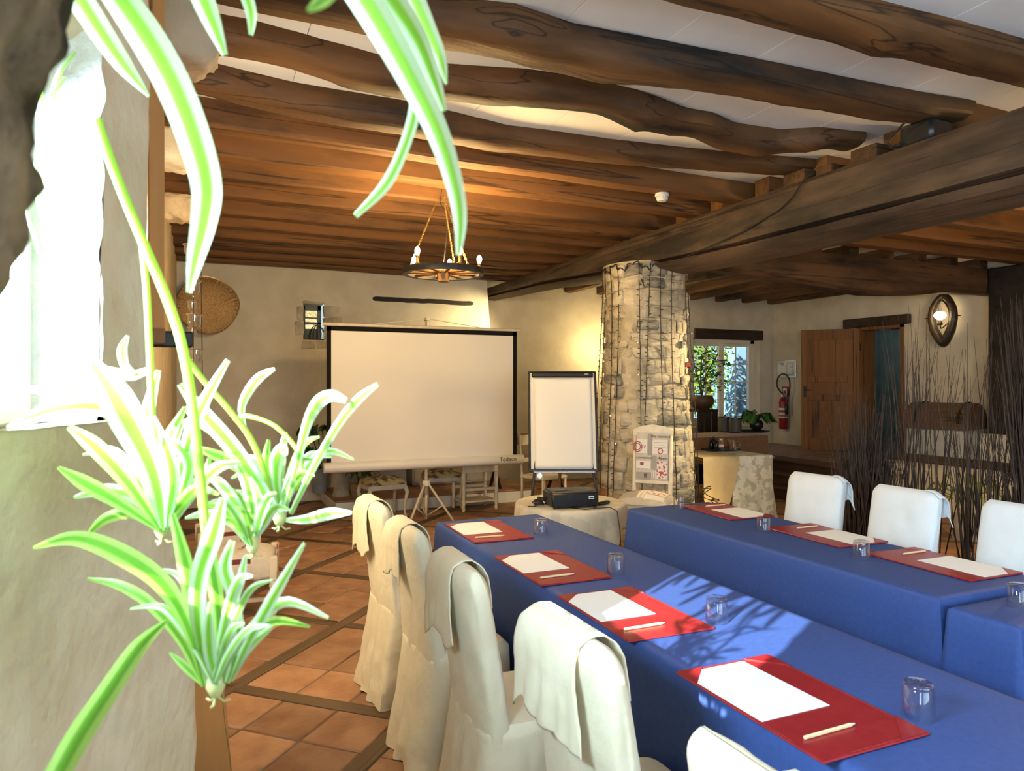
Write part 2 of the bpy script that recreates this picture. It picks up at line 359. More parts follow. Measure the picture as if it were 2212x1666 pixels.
# --- left wall: sill wall and splayed pier beside the near window, then the long wall
def pier_plan(z, s, full):
    k = sstep(1.62, .95, z); xc = -.081+.076*k; yc = 1.409+.20*k
    pts = ([(-.3, .75)] if full else [])+[(-.1355, 1.244), (xc-.03, yc-.085), (xc-.006, yc-.022), (xc, yc), (xc-.012, yc+.035), (xc-.05, yc+.06), (-.28, yc+.07)]
    ds = [0]
    for a, b in zip(pts, pts[1:]): ds.append(ds[-1]+math.dist(a, b))
    s *= ds[-1]
    for a, b, d0, d1 in zip(pts, pts[1:], ds, ds[1:]):
        if s <= d1+1e-9:
            t = (s-d0)/(d1-d0) if d1 > d0 else 0
            return a[0]+(b[0]-a[0])*t, a[1]+(b[1]-a[1])*t
    return pts[-1]
mb = MB()
for z0, z1, full in ((0, 1.47, 1), (1.47, 2.08, 0), (2.08, 3.21, 1)):
    def fn(u, v):
        z = z0+(z1-z0)*v; x, y = pier_plan(z, u, full); n = .008*nz((x*3, y*4, z*4), 1.5)+.004*nz((x, y, z), 14)
        return Vector((x+n, y+n*.6, z))
    mb.grid(fn, 40, 40)
def reveal(u, v):
    z = 1.47+.61*v; x = -.1355-.30*u; e = .012*nz((x*2, 0, z), 9)*(1-u)
    return Vector((x+(.010*nz((0, 3, z), 16) if u < .01 else 0), 1.244+e+.008*nz((x, 5, z), 26), z))
rv = MB(); rv.grid(reveal, 18, 40); struct('trim_8', rv, M('sunlit_reveal', (.78, .77, .74), (.86, .85, .83), rough=.9, sc=14, bump=.8, bsc=40), smooth=50)  # same plaster as the pier, whitened: sun glare put into its colour
mb.box(-.46, -.30, .36, 1.25, 1.40, 1.47); mb.grid(lambda u, v: Vector((-.31+(.01+.1745*v)*u if v > 0 else -.31+.01*u, .75+.494*v, 1.47+.004*nz((u, v, 0), 5))), 4, 8)
mb.box(-.46, -.28, .36, 1.25, 1.945, 2.25); mb.grid(lambda u, v: Vector((-.31+(.01+.1745*v)*u, .75+.494*v, 1.945+.135*u)), 4, 8)
mb.box(-.46, -.30, -.9, .36, 0, 3.21); mb.box(-.46, -.30, .36, .76, 0, 1.47); mb.box(-.46, -.30, .36, .76, 2.08, 3.21)
mb.box(-.46, -.30, -2.85, -2.3, 0, 3.21); mb.box(-.46, -.30, -2.3, -.9, 0, .9); mb.box(-.46, -.30, -2.3, -.9, 2.3, 3.21)  # unseen opening added for the side fill light
mb.box(-.46, -.25, 1.46, 9.7, 0, 3.21)
mb.box(-.62, -.44, .76, 1.50, -.1, 1.40); mb.box(-.62, -.44, .76, 1.50, 2.25, 3.21); mb.box(-.46, -.3, 1.25, 1.5, 1.4, 2.25)
wall_left = struct('wall_left', mb, PLASTER_L, smooth=50)
# rough stone at the near jamb of the window
STONEJ = M('jamb_stone', (.035, .024, .015), (.32, .23, .125), rough=.9, sc=13, bump=1.0, bsc=22, lo=.36, hi=.72, spec=.15, detail=6)
mb = MB()
def js(u, v):
    z = 1.30+.85*v; a = u*2*PI
    edge = -.060-.045*sstep(1.85, 1.50, z)-.055*sstep(1.52, 1.43, z)
    cx, hx = edge-.075, .075; cyy, hy = .44, .10
    x = cx+hx*math.copysign(abs(math.cos(a))**.6, math.cos(a)); y = cyy+hy*math.copysign(abs(math.sin(a))**.6, math.sin(a))
    d = .016*nz((x*9, y*9, z*9), 1)+.014*nz((x*24, y*24, z*24), 1)+.006*nz((x*60, y*60, z*60), 1)
    return Vector((x+d*math.cos(a), y+d*math.sin(a), z))
mb.grid(js, 90, 120); jst = struct('trim_1', mb, STONEJ, smooth=True)
# --- chimney wall with a niche, far wall with a window, right wall with a doorway, rear wall
mb = MB()
NX0, NX1, NZ0, NZ1 = 1.243, 1.509, 2.106, 2.582
mb.box(-.46, NX0, YC, YC+.45, 0, 3.21); mb.box(NX0, NX1, YC, YC+.45, 0, NZ0); mb.box(NX0, NX1, YC, YC+.45, NZ1, 3.21)
mb.box(NX0, NX1, YC+.42, YC+.48, NZ0, NZ1)
def chim(u, v):
    z = 3.21*v; xe = 3.80+(3.21-z)*.075
    return Vector((NX1+(xe-NX1)*u, YC+.006*nz((u*6, 0, z), 2), z))
mb.grid(chim, 24, 30)
mb.grid(lambda u, v: Vector((3.80+(3.21-3.21*v)*.075+.02*u, YC+.55*u, 3.21*v)), 3, 12)
struct('wall_chimney', mb, PLASTER, smooth=50)
WX0, WX1, WZ0, WZ1 = 7.876, 9.37, .80, 2.33
mb = MB()
mb.box(3.3, WX0, YF, YF+.35, 0, 3.21); mb.box(WX1, XR+.4, YF, YF+.35, 0, 3.21); mb.box(WX0, WX1, YF, YF+.35, 0, WZ0); mb.box(WX0, WX1, YF, YF+.35, WZ1, 3.21)
wall_far = struct('wall_far', mb, PLASTER)
DY0, DY1, DZ1 = 7.44, 8.24, 2.43
mb = MB()
mb.box(XR, XR+.3, -2.9, DY0, 0, 3.21); mb.box(XR, XR+.3, DY1, YF+.35, 0, 3.21); mb.box(XR, XR+.3, DY0, DY1, DZ1, 3.21); mb.box(XR, XR+.3, DY0, DY1, 0, PZ)
struct('wall_right', mb, PLASTER)
mb = MB()
mb.box(-.46, .4, -3.0, -2.8, 0, 3.21); mb.box(3.6, XR+.3, -3.0, -2.8, 0, 3.21); mb.box(.4, 3.6, -3.0, -2.8, 0, .9); mb.box(.4, 3.6, -3.0, -2.8, 2.4, 3.21)  # unseen opening behind the viewer, added for the rear fill light
struct('wall_rear', mb, PLASTER)
# back room behind the doorway
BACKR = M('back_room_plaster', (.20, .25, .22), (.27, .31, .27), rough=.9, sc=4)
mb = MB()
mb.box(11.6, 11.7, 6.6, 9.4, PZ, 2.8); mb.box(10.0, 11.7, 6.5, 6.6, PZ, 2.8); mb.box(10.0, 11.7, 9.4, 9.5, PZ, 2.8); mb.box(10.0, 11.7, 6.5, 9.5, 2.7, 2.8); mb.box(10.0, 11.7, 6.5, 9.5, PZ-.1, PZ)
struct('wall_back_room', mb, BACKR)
light('back_room_fill_light', 'POINT', (10.7, 8.6, 2.4), 3.5, (.75, .9, 1), shadow_soft_size=.1)  # point light added to the back room; no fixture built
# --- raised platform with three board steps and a low parapet
mb = MB(); mb.box(7.92, XR, 6.45, YF, .0, PZ-.012); mb.box(8.02, XR, 2.0, 6.45, 0, PZ-.012)
plat = struct('floor_raised', mb, GROUT)
rest = MB(); y = 2.0
while y < YF:
    x = 8.05
    while x < XR-.05:
        rest.cbox(x+.004, min(x+.296, XR), y+.004, min(y+.296, YF), PZ-.02, PZ+rnd(-.002, .001), .006); x += .3
    y += .3
obj('platform_tile', rest, TILEB, plat, 40, kind='stuff')
for k, (x0, z1) in enumerate(((7.02, .148), (7.32, .295), (7.62, PZ))):
    mb = MB(); mb.cbox(x0+.03, x0+(.32 if k < 2 else .42), 6.45, YF-.02, 0, z1-.035, .004); st = obj('step_riser', mb, STEPW, plat)
    mb = MB(); mb.cbox(x0, x0+(.33 if k < 2 else .42), 6.45, YF-.02, z1-.034, z1, .008); obj('step_tread', mb, STEPW, st)
mb = MB(); mb.box(7.84, 8.02, 2.6, 6.44, 0, .60); struct('wall_parapet', mb, PLASTER)
mb = MB(); mb.cbox(7.78, 8.08, 2.5, 6.46, .60, .668, .01); o = struct('trim_2', mb, wood('coping_oak', (.10, .06, .04), (.06, .035, .022), (.02, .014, .01), 'Y', burn=.5))
# hearth at the back
HX0, HZ = 1.46, .16
mb = MB(); mb.box(HX0, 4.0, 8.45, YC, 0, HZ-.025); hearth = struct('trim_3', mb, WHITEM)
rest = None; x = HX0
while x < 4.0:
    for y in (8.45, 8.74, 9.03, 9.32):
        pm = MB(); pm.cbox(-.142, .142, -.142, .142, -.024, 0, .005)
        if rest is None: rest = o = obj('hearth_tile', pm, TILE, hearth, 40)
        else: o = rest.copy(); COL.objects.link(o)
        o.location = (x+.145, y+.145, HZ+rnd(-.001, .001))
    x += .29
# ================================================================ TIMBER OVERHEAD
JOISTC = wood('stained_joist_timber', (.165, .076, .025), (.085, .040, .015), (.014, .010, .008), 'X', burn=.475, gs=20, patch=1.0)
def interp(tab, x):
    if x <= tab[0][0]: return tab[0][1]
    for (a, b), (c, d) in zip(tab, tab[1:]):
        if x <= c: return b+(d-b)*(x-a)/(c-a)
    return tab[-1][1]
def crooked(name, up, low, th, x0, x1, mat, label, seed):
    """old crooked joist: its front edge at the ceiling and its sagging underside follow measured curves"""
    yf = sorted((p.x, p.y) for p in (at(px, py, z=3.2) for px, py in up))
    zb = []
    for px, py in low:
        y = interp(yf, 2)+th
        for _ in range(12):
            p = at(px, py, Y=y); y = interp(yf, p.x)+th
        zb.append((p.x, min(3.12, p.z)))
    zb.sort(); mb = MB(); R = []; n = 70
    for i in range(n+1):
        x = x0+(x1-x0)*i/n; y0 = interp(yf, x); z = interp(zb, x)+.004*nz((x, seed, 0), 6)
        w = .008*nz((x*1.5, seed, 2), 2.5)
        sec = [(y0, 3.2), (y0-.006+w, 3.2-(3.2-z)*.35), (y0+.004+w, 3.2-(3.2-z)*.72), (y0+.03, z+.012), (y0+th*.35, z-.002+w*.5), (y0+th*.72, z-.001), (y0+th, z+.003), (y0+th+.02, z+.04), (y0+th+.02, 3.2)]
        R.append([Vector((x, yy+.004*nz((x*4, k, seed), 2), zz+(.004*nz((x*5, k, seed+3), 2) if 0 < k < 8 else 0))) for k, (yy, zz) in enumerate(sec)])
    mb.loft(R); o = obj(name, mb, mat, smooth=35); return tag(o, label, 'joist', 'ceiling joists')
crooked('ceiling_joist', [(1700,-52),(1902,0),(2077,45),(2212,83)], [(1180,-60),(1300,-30),(1420,0),(1472,15),(1596,42),(1707,72),(1808,97),(1875,123),(1942,128),(2077,161),(2144,175),(2212,192)], .2, -.2, 4.6, JOIST, 'orange-brown crooked joist nearest the viewer, crossing the upper right corner', 1)
crooked('ceiling_joist', [(500,-108),(800,-40),(960,-5),(1049,0),(1115,8),(1175,28),(1240,50),(1363,73),(1480,96),(1655,130),(1860,173),(2000,200),(2095,215)], [(467,10),(554,29),(740,66),(834,87),(918,101),(965,111),(1063,126),(1143,148),(1200,158),(1298,182),(1400,188),(1480,195),(1590,210),(1700,232),(1775,240),(1890,262),(2010,270),(2090,275)], .2, -.25, 4.2, JOISTC, 'thick brown joist with knots and dark stains, second from the viewer', 2)
crooked('ceiling_joist', [(415,12),(467,28),(551,44),(740,96),(858,128),(942,136),(1143,149),(1260,166),(1378,194),(1420,208),(1480,232),(1539,242),(1590,265),(1687,279),(1774,274),(1858,284),(1904,286)], [(417,121),(497,124),(605,145),(706,175),(740,190),(874,214),(958,218),(1076,232),(1194,237),(1294,249),(1345,272),(1375,289),(1395,284),(1480,296),(1549,324),(1630,339),(1674,334),(1741,331),(1781,306),(1842,300),(1904,291)], .17, -.25, 4.05, JOISTC, 'the most crooked joist, wavy with a deep bulge near the girder', 3)
crooked('ceiling_joist', [(417,124),(524,151),(638,178),(740,195),(874,217),(905,227),(975,240),(1032,254),(1096,270),(1187,281),(1311,299),(1480,318),(1556,326),(1761,343)], [(430,205),(740,275),(1000,318),(1100,332),(1227,346),(1400,362),(1480,366),(1680,380),(1745,372)], .17, -.25, 4.3, JOISTD, 'dark blackened joist just behind the most crooked one', 4)
def straight(y0, z0, z1, x0, x1, mat, label, seed, th=.16, tilt=0, axis='X', name='ceiling_joist'):
    mb = MB(); R = []; n = 40
    for i in range(n+1):
        t = i/n; x = x0+(x1-x0)*t; w = .012*nz((x*.7, seed, 1), 1.2); zz = z0+.010*nz((x*.8, seed, 5), 1.3); yy = y0+tilt*(1-t)+w
        sec = [(yy, z1), (yy, zz+.02), (yy+.012, zz+.004), (yy+th*.5, zz), (yy+th-.012, zz+.004), (yy+th, zz+.02), (yy+th, z1)]
        pts = [Vector((x, a+.002*nz((x*3, k, seed), 3), b)) for k, (a, b) in enumerate(sec)]
        if axis == 'Y': pts = [Vector((p.y, p.x, p.z)) for p in pts]
        R.append(pts)
    mb.loft(R); o = obj(name, mb, mat, smooth=35); return tag(o, label, 'joist', 'ceiling joists')
ORD = ['first','second','third','fourth','fifth','sixth','seventh','eighth','ninth','tenth','eleventh','twelfth']
YB = [4.64, 5.18, 5.72, 6.24, 6.76, 7.28, 7.80, 8.32, 8.84, 9.34]
for k, y in enumerate(YB):
    straight(y, 3.04-.004*k, 3.2, -.25, 4.32, JOIST, 'straight sawn joist over the left bay, %s behind the blackened one' % ORD[k], 10+k, tilt=-.12 if k < 4 else 0)
for k, y in enumerate([2.78, 3.22, 3.84, 4.42, 4.97, 5.48]):
    straight(y, 3.02, 3.2, 4.2, XR, JOIST, 'orange-brown joist in the right-hand bay beyond the girder, %s from the viewer' % ORD[k], 30+k)
for k in range(9):
    straight(4.75+.6*k, 2.985, 3.2, 6.2, YF+.05, JOISTY, 'dark joist running to the far wall, %s from the girder' % ORD[k], 40+k, th=.15, axis='Y')
# girder along the room, thick at the near end
mb = MB(); R = []; n = 80
for i in range(n+1):
    y = .8+9.27*i/n; seed = 77
    zt = 2.973-.02*sstep(7, 10, y); zn = interp([(0,2.62),(4.5,2.633),(6,2.67),(8,2.78),(10.1,2.83)], y); zf = interp([(0,2.52),(4.06,2.536),(5.1,2.556),(6.05,2.61),(8,2.745),(10.1,2.80)], y)
    xn = 3.9; xf = interp([(0,4.32),(6,4.30),(8,4.24),(10.1,4.16)], y); w = .012*nz((0, y, 3), 1.4)
    zc = zn-.0
    sec = [(xn+.03, zt), (xn+.008, zt-.03), (xn+w, zt-.12), (xn+w*.6, (zt+zc)/2-.02), (xn+.006, zc+.055), (xn+.02, zc+.028), (xn+.13, zc+.020), (xn+.045, zc-.002), (xn+.09, zc-(zc-zf)*.45), (xf-.12, zf+.004), (xf-.03, zf), (xf, zf+.05), (xf+.01, zt-.06), (xf-.04, zt)]
    R.append([Vector((a+.005*nz((k, y*3, 1), 1.7), y, b+.005*nz((k, y*2.5, 9), 1.5))) for k, (a, b) in enumerate(sec)])
mb.loft(R); tag(obj('ceiling_girder', mb, GIRD, smooth=30), 'massive dark oak girder running from the upper right to the stone pillar', 'beam')
# cross beam from the pillar to the right wall
mb = MB(); R = []
for i in range(51):
    x = 4.28+(XR-4.28)*i/50; zb = interp([(4.3,2.76),(5.6,2.70),(6.6,2.63),(7.2,2.58),(8,2.62),(8.6,2.68),(9.7,2.70)], x)+.008*nz((x, 0, 2), 2); zt = 3.02
    sec = [(5.98, zt), (5.95+.01*nz((x, 1, 1), 2), (zb+zt)/2), (5.97, zb+.04), (6.02, zb), (6.16, zb), (6.22, zb+.03), (6.24, zt)]
    R.append([Vector((x, a, b)) for a, b in sec])
mb.loft(R); tag(obj('cross_beam', mb, CROSS, smooth=30), 'black-brown sagging cross beam from the pillar to the right wall', 'beam')
# packing blocks on the girder under the joists
for px, py, w, lab in ((1876, 322, .2, 'square wooden packing block on the girder under the wavy joist end'), (1725, 378, .2, 'wooden packing block on the girder under the blackened joist'), (1790, 350, .14, 'narrow dark packing block on the girder between two joists')):
    p = at(px, py, X=3.98); mb = MB(); mb.cbox(3.93, 4.2, p.y-w/2, p.y+w/2, 2.968, 3.06 if w > .15 else 3.03, .006); tag(obj('packing_block', mb, JOISTD), lab, 'block', 'packing blocks')
# plaster lumps where joists enter the left wall
for (px, py, c, rx, rz_, lab) in ((398, 62, 2.75, .125, .13, 'largest plaster lump below the joist ends at the top of the left wall'), (372, 318, 3.9, .12, .10, 'middle plaster lump where a joist meets the left wall'), (382, 446, 5.2, .13, .09, 'small farthest plaster lump below a joist end on the left wall')):
    p = at(px, py, c=c); mb = MB()
    def lump(u, v):
        a = 2*PI*u; b = PI*(v-.5)
        q = Vector((math.cos(a)*math.cos(b), math.sin(a)*math.cos(b), math.sin(b)))
        q = Vector([math.copysign(abs(t)**.6, t) for t in q])
        d = 1+.16*nz(q+p, 2.2)+.06*nz(q+p, 7)
        return Vector((p.x+q.x*rx*d, p.y+q.y*.14*d, p.z+q.z*rz_*d*(1.25 if q.z < 0 else .9)))
    mb.grid(lump, 28, 20); tag(obj('wall_corbel', mb, PLASTER_L, smooth=True), lab, 'corbel', 'corbels on the left wall')
# ================================================================ STONE PILLAR
PX, PY, PT = 4.1, 6.02, 2.70
MORTAR = M('pillar_mortar', (.34, .295, .21), (.50, .445, .33), rough=.95, sc=10, bump=.8, bsc=26, spec=.1)
STONE = bpy.data.materials.new('pillar_stone')
STONE = M('pillar_stone', (.33, .29, .21), (.56, .50, .385), rough=.95, sc=5, bump=1.0, bsc=17, rvar=.14, detail=7, spec=.15, st=(1, 1, 2.2))
STONED = M('pillar_slate', (.14, .135, .12), (.36, .33, .26), rough=.85, sc=6, bump=.9, bsc=18, rvar=.3, spec=.2, st=(1, 1, 2.5))
STONER = M('pillar_brick', (.30, .13, .06), (.42, .22, .11), rough=.9, sc=8, bump=.5, rvar=.2)
def prad(z): return .455-.085*sstep(0, 2.3, z)+.012*sstep(2.45, 2.62, z)
def pcurve(a, r, e=2.8):
    c, s_ = math.cos(a), math.sin(a); k = (abs(c)**e+abs(s_)**e)**(-1/e)
    return Vector((c*k*r, s_*k*r, 0))
PROT = math.radians(-8)
pillar = thing('stone_pillar', 'tall tapering rubble stone pillar holding up the girder', 'pillar', (PX, PY, 0), PROT)
mb = MB(); mb.grid(lambda u, v: pcurve(2*PI*u, prad(v*PT)-.008+.012*nz((math.cos(2*PI*u)*2, math.sin(2*PI*u)*2, v*PT*2), 3))+Vector((0, 0, v*PT)), 64, 70)
mb.lathe([(.01, PT-.02), (.40, PT-.015), (.42, PT+.0)], n=24); obj('mortar_core', mb, MORTAR, pillar, True)
random.seed(21); z = .02; nst = 0; rest = MB(); view = math.atan2(-PY, -PX)-PROT
while z < PT-.05:
    h = random.choice((.06, .08, .11, .13, .15, .18)); h = min(h, PT-z-.01); a = rnd(0, .4); a_end = a+2*PI
    while a < a_end-.05:
        w = rnd(.13, .38) if h > .07 else rnd(.20, .42); r = prad(z+h/2); da = min(w/(r*1.12), a_end-a); am = a+da/2
        p = pcurve(am, r); t = (pcurve(am+.02, r)-pcurve(am-.02, r)).normalized()
        ww = (pcurve(a+da, r)-pcurve(a, r)).length-.004
        front = math.cos(am-view) > -.12
        if ww > .03:
            hh = (h-.002)*rnd(.78, 1.06)
            Mx = Matrix.Translation(p+Vector((0, 0, z+h/2))) @ Matrix.Rotation(math.atan2(t.y, t.x), 4, 'Z') @ Matrix.Rotation(rnd(-.05, .05), 4, 'Y')
            big = ww > .16 and abs(math.sin(2*(am))) > .75
            pm = MB(); d = rnd(-.014, .004)-(.02 if big else 0)
            pm.cbox(-ww/2, ww/2, -.05-0, .012+d, -hh/2, hh/2, min(.014, hh*.3), jit=.014) if True else None
            pm.v = [q+Vector((0, 0, 0)) for q in pm.v]
            # outward is -y' of a counter-clockwise tangent frame
            pm.v = [Vector((q.x, -q.y, q.z)) for q in pm.v]; pm.f = [f[::-1] for f in pm.f]
            if front and nst < 295:
                mt = random.choices((STONE, STONED, STONER), (86, 11, 1))[0]
                o = obj('stone', pm, mt, pillar, 60); o.matrix_local = Mx; nst += 1
            else: rest.add([Mx @ q for q in pm.v], pm.f)
        a += da
    z += h
obj('rear_stone_face', rest, STONE, pillar, kind='stuff')
# ================================================================ WINDOWS AND DOOR
# window 1, beside the viewer: white casement in the splayed opening
mb = MB()
for y0, y1, z0, z1 in ((.37, .40, 1.47, 1.96), (1.21, 1.243, 1.47, 1.96), (.40, 1.21, 1.47, 1.50), (.40, 1.21, 1.93, 1.96)): mb.cbox(-.275, -.225, y0, y1, z0, z1, .006)
w1 = struct('window_1', mb, WHITEM)
mb = MB(); mb.box(-.252, -.248, .40, 1.21, 1.50, 1.93); obj('pane', mb, PANE, w1)
# window 2, curtained, further along the left wall
mb = MB()
for y0, y1, z0, z1 in ((2.6, 2.66, 1.15, 2.35), (3.74, 3.8, 1.15, 2.35), (2.66, 3.74, 1.15, 1.21), (2.66, 3.74, 2.29, 2.35), (3.17, 3.23, 1.21, 2.29)): mb.cbox(-.25, -.205, y0, y1, z0, z1, .005)
w2 = struct('window_2', mb, WHITEM)
CURT = M('net_curtain', (.85, .80, .68), rough=.9, trans=.4)
mb = MB(); mb.grid(lambda u, v: Vector((-.232+.008*math.sin(u*60), 2.66+1.08*u, 1.21+1.08*v)), 90, 4); obj('curtain', mb, CURT, w2, True)
# open pine sash of window 2, folded along the wall
sash = thing('window_sash', 'orange pine window sash swung open, seen edge-on beside the pier', 'window sash', (-.095, 1.93, 0), .055)
mb = MB(); mb.cbox(-.018, .018, 0, .055, 1.66, 3.02, .003); obj('stile', mb, SASHW, sash)
mb = MB(); mb.cbox(-.018, .018, .40, .46, 1.66, 3.02, .003); obj('stile', mb, SASHW, sash)
for z0 in (1.66, 2.96): mb = MB(); mb.cbox(-.016, .016, .05, .41, z0, z0+.06, .003); obj('rail', mb, SASHW, sash)
mb = MB(); mb.box(-.003, .003, .05, .41, 1.72, 2.96); obj('pane', mb, PANE, sash)
mb = MB(); mb.cbox(-.014, .02, .005, .05, 1.625, 1.664, .003); obj('sash_foot', mb, DOORW, sash)
mb = MB(); mb.cbox(-.155, -.005, 2.0, 2.04, 1.62, 1.66, .004); mb.cbox(-.25, -.09, 2.01, 2.03, 1.625, 1.655, .003); obj('hinge_bar', mb, IRON, sash).location = Vector((.09, -1.935, 0))
# window 3, far wall: two casements of eight panes
mb = MB()
fy0, fy1 = YF+.14, YF+.21
for x0, x1, z0, z1 in ((WX0, WX0+.06, WZ0, WZ1), (WX1-.09, WX1, WZ0, WZ1), (WX0, WX1, WZ1-.07, WZ1), (WX0, WX1, WZ0, WZ0+.07)): mb.cbox(x0, x1, fy0, fy1, z0, z1, .006)
w3 = struct('window_3', mb, WHITEM)
mb = MB(); mb.cbox(WX0-.02, WX1+.02, YF-.05, YF+.2, WZ0-.04, WZ0, .008); obj('window_sill', mb, WHITEM, w3)
FX = (WX0+.06, (WX0+WX1)/2-.025, WX1-.09)
for k in range(2):
    x0, x1 = FX[k], FX[k+1]; z0, z1 = WZ0+.07, WZ1-.07; mb = MB(); t = .055
    for a, b, c, d in ((x0, x0+t, z0, z1), (x1-t, x1, z0, z1), (x0+t, x1-t, z0, z0+t), (x0+t, x1-t, z1-t, z1)): mb.cbox(a, b, fy0-.02, fy0+.035, c, d, .006)
    for q in range(1, 4): zz = z0+t+(z1-z0-2*t)*q/4; mb.box(x0+t, x1-t, fy0-.005, fy0+.02, zz-.009, zz+.009)
    xm = (x0+x1)/2; mb.box(xm-.009, xm+.009, fy0-.005, fy0+.02, z0+t, z1-t)
    cs = obj('casement', mb, WHITEM, w3)
    for i in range(2):
        for j in range(4):
            mb = MB(); xa = x0+t+(x1-x0-2*t)*i/2+.009; za = z0+t+(z1-z0-2*t)*j/4+.009
            mb.box(xa, xa+(x1-x0-2*t)/2-.018, fy0+.006, fy0+.010, za, za+(z1-z0-2*t)/4-.018); obj('pane', mb, PANE, cs)
mb = MB(); mb.cbox(7.90, 9.44, YF-.03, YF+.1, 2.325, 2.50, .012); struct('trim_4', mb, LINTEL)
# doorway: pine frame, dark lintel, open ledged door
mb = MB()
for y0, y1, z0, z1 in ((DY0, DY0+.05, PZ, DZ1), (DY1-.05, DY1, PZ, DZ1), (DY0, DY1, DZ1-.05, DZ1)): mb.cbox(XR-.03, XR+.3, y0, y1, z0, z1, .004)
struct('trim_5', mb, DOORW)
mb = MB(); mb.cbox(XR-.07, XR+.1, 7.32, 8.50, 2.43, 2.575, .012, jit=.004); struct('trim_6', mb, LINTEL)
door = bpy.data.objects.new('door_1', None); COL.objects.link(door); door['kind'] = 'structure'
hx, hy = XR-.03, 8.20; ex, ey = 9.09, 8.842; dl = math.hypot(ex-hx, ey-hy)
door.location = (hx, hy, 0); door.rotation_euler = (0, 0, math.atan2(ey-hy, ex-hx)); dz0, dz1 = PZ+.01, 2.415
for x0, x1 in ((0, .10), (dl-.10, dl)): mb = MB(); mb.cbox(x0, x1, -.02, .02, dz0, dz1, .004); obj('stile', mb, DOORW, door)
for z0, z1 in ((dz0, dz0+.19), (dz0+.80, dz0+.90), (dz0+1.10, dz0+1.20), (dz1-.17, dz1)): mb = MB(); mb.cbox(.10, dl-.10, -.02, .02, z0, z1, .004); obj('rail', mb, DOORW, door)
for z0, z1 in ((dz0+.19, dz0+.80), (dz0+.90, dz0+1.10), (dz0+1.20, dz1-.17)): mb = MB(); mb.cbox(.095, dl-.095, -.010, .010, z0-.005, z1+.005, .003); obj('panel', mb, DOORW, door)
for s_ in (-1, 1):
    mb = MB(); mb.cbox(dl-.075, dl-.035, s_*.02, s_*.026, dz0+.86, dz0+1.04, .002); mb.tube([(dl-.055, s_*.02, dz0+.98), (dl-.055, s_*.06, dz0+.98), (dl-.15, s_*.06, dz0+.975)], .008); obj('door_handle', mb, IRON, door)
for z0 in (dz0+.25, dz0+1.6): mb = MB(); mb.tube([(-.008, 0, z0), (-.008, 0, z0+.12)], .012); obj('hinge', mb, IRON, door)
# dark oak post on a plaster plinth at the right wall
mb = MB(); mb.cbox(9.28, XR-.005, 4.9, 5.94, .89, 3.012, .02, jit=.004); tag(obj('oak_post', mb, BLACKW), 'wide near-black oak post on a plaster plinth under the cross beam', 'post')
mb = MB(); mb.cbox(9.2, XR, 4.8, 6.0, PZ, .89, .02); struct('trim_7', mb, PLASTER)
# ================================================================ OUTSIDE THE FAR WINDOW
GRASS = M('lawn', (.10, .20, .04), (.20, .32, .07), rough=.9, sc=3)
mb = MB(); mb.box(-20, 40, YF+.36, 60, -.3, -.05); struct('exterior_ground', mb, M('terrace', (.20, .22, .23), (.26, .28, .29), rough=.9, sc=2))
FACADE = M('facade', (.10, .19, .26), (.11, .205, .275), rough=.9, sc=2)
mb = MB(); mb.box(12.05, 24, 17.0, 23, -.1, 6.5); mb.box(14.1, 24, 16.2, 17.0, -.1, 6.5)
tag(obj('neighbour_house', mb, FACADE), 'pale blue-white rendered house seen through the far window', 'house')
mb = MB(); mb.m = 0
for k in range(9): mb.cbox(10.2+k*.62, 10.78+k*.62, 15.1, 15.5, -.05, .36+rnd(-.02, .02), .03, jit=.02)
wl = thing('garden_wall', 'low grey stone garden wall outside the far window', 'garden wall', (0, 0, 0))
st0 = M('garden_stone', (.10, .14, .16), (.20, .26, .28), rough=.9, sc=5, bump=.5, rvar=.15)
for k in range(9):
    for j in range(2):
        pm = MB(); pm.cbox(10.2+k*.62+j*.2, 10.79+k*.62+j*.2, 15.1, 15.5, -.05+j*.25, .19+j*.25, .03, jit=.02); obj('stone', pm, st0, wl)
rail = thing('pool_ladder', 'bent steel pool ladder rails outside the far window', 'pool ladder', (0, 0, 0))
for px in (1578, 1590):
    p = at(px, 905, Y=14.6); mb = MB(); mb.tube([(p.x, 14.6, -.05), (p.x, 14.6, .8), (p.x+.08, 14.65, 1.02), (p.x+.2, 14.8, 1.0), (p.x+.22, 14.85, .5)], .022); obj('handrail', mb, DGREY, rail)
LEAFG = M('garden_leaf', (.05, .16, .01), (.22, .25, .02), rough=.6, sc=1.5, trans=.45)
def leafcloud(name, parent, mat, c, r, n, size, seed, squash=(1,1,1)):
    random.seed(seed); mb = MB()
    for _ in range(n):
        d = Vector((rnd(-1,1), rnd(-1,1), rnd(-1,1)))
        if d.length > 1 or d.length < .01: continue
        p = Vector(c)+Vector((d.x*r*squash[0], d.y*r*squash[1], d.z*r*squash[2]))
        a = Vector((rnd(-1,1), rnd(-1,1), rnd(-1,1))).normalized(); b = a.orthogonal().normalized(); s_ = size*rnd(.6, 1.3)
        mb.add([p-a*s_, p+b*s_*.45, p+a*s_, p-b*s_*.45], [(0,1,2,3)])
    return obj(name, mb, mat, parent, kind='stuff')
tr = thing('garden_tree', 'sunlit yellow-green leafy tree outside the far window', 'tree', (11.42, 14.1, 0))
mb = MB(); mb.tube([(0,0,-.05), (.05,0,1.2), (0,.05,2.6)], [.11, .09, .05]); obj('trunk', mb, PLANKW, tr)
leafcloud('foliage', tr, LEAFG, (-.1, 0, 2.3), 1.0, 4200, .075, 5, (.62, .8, 1.7))
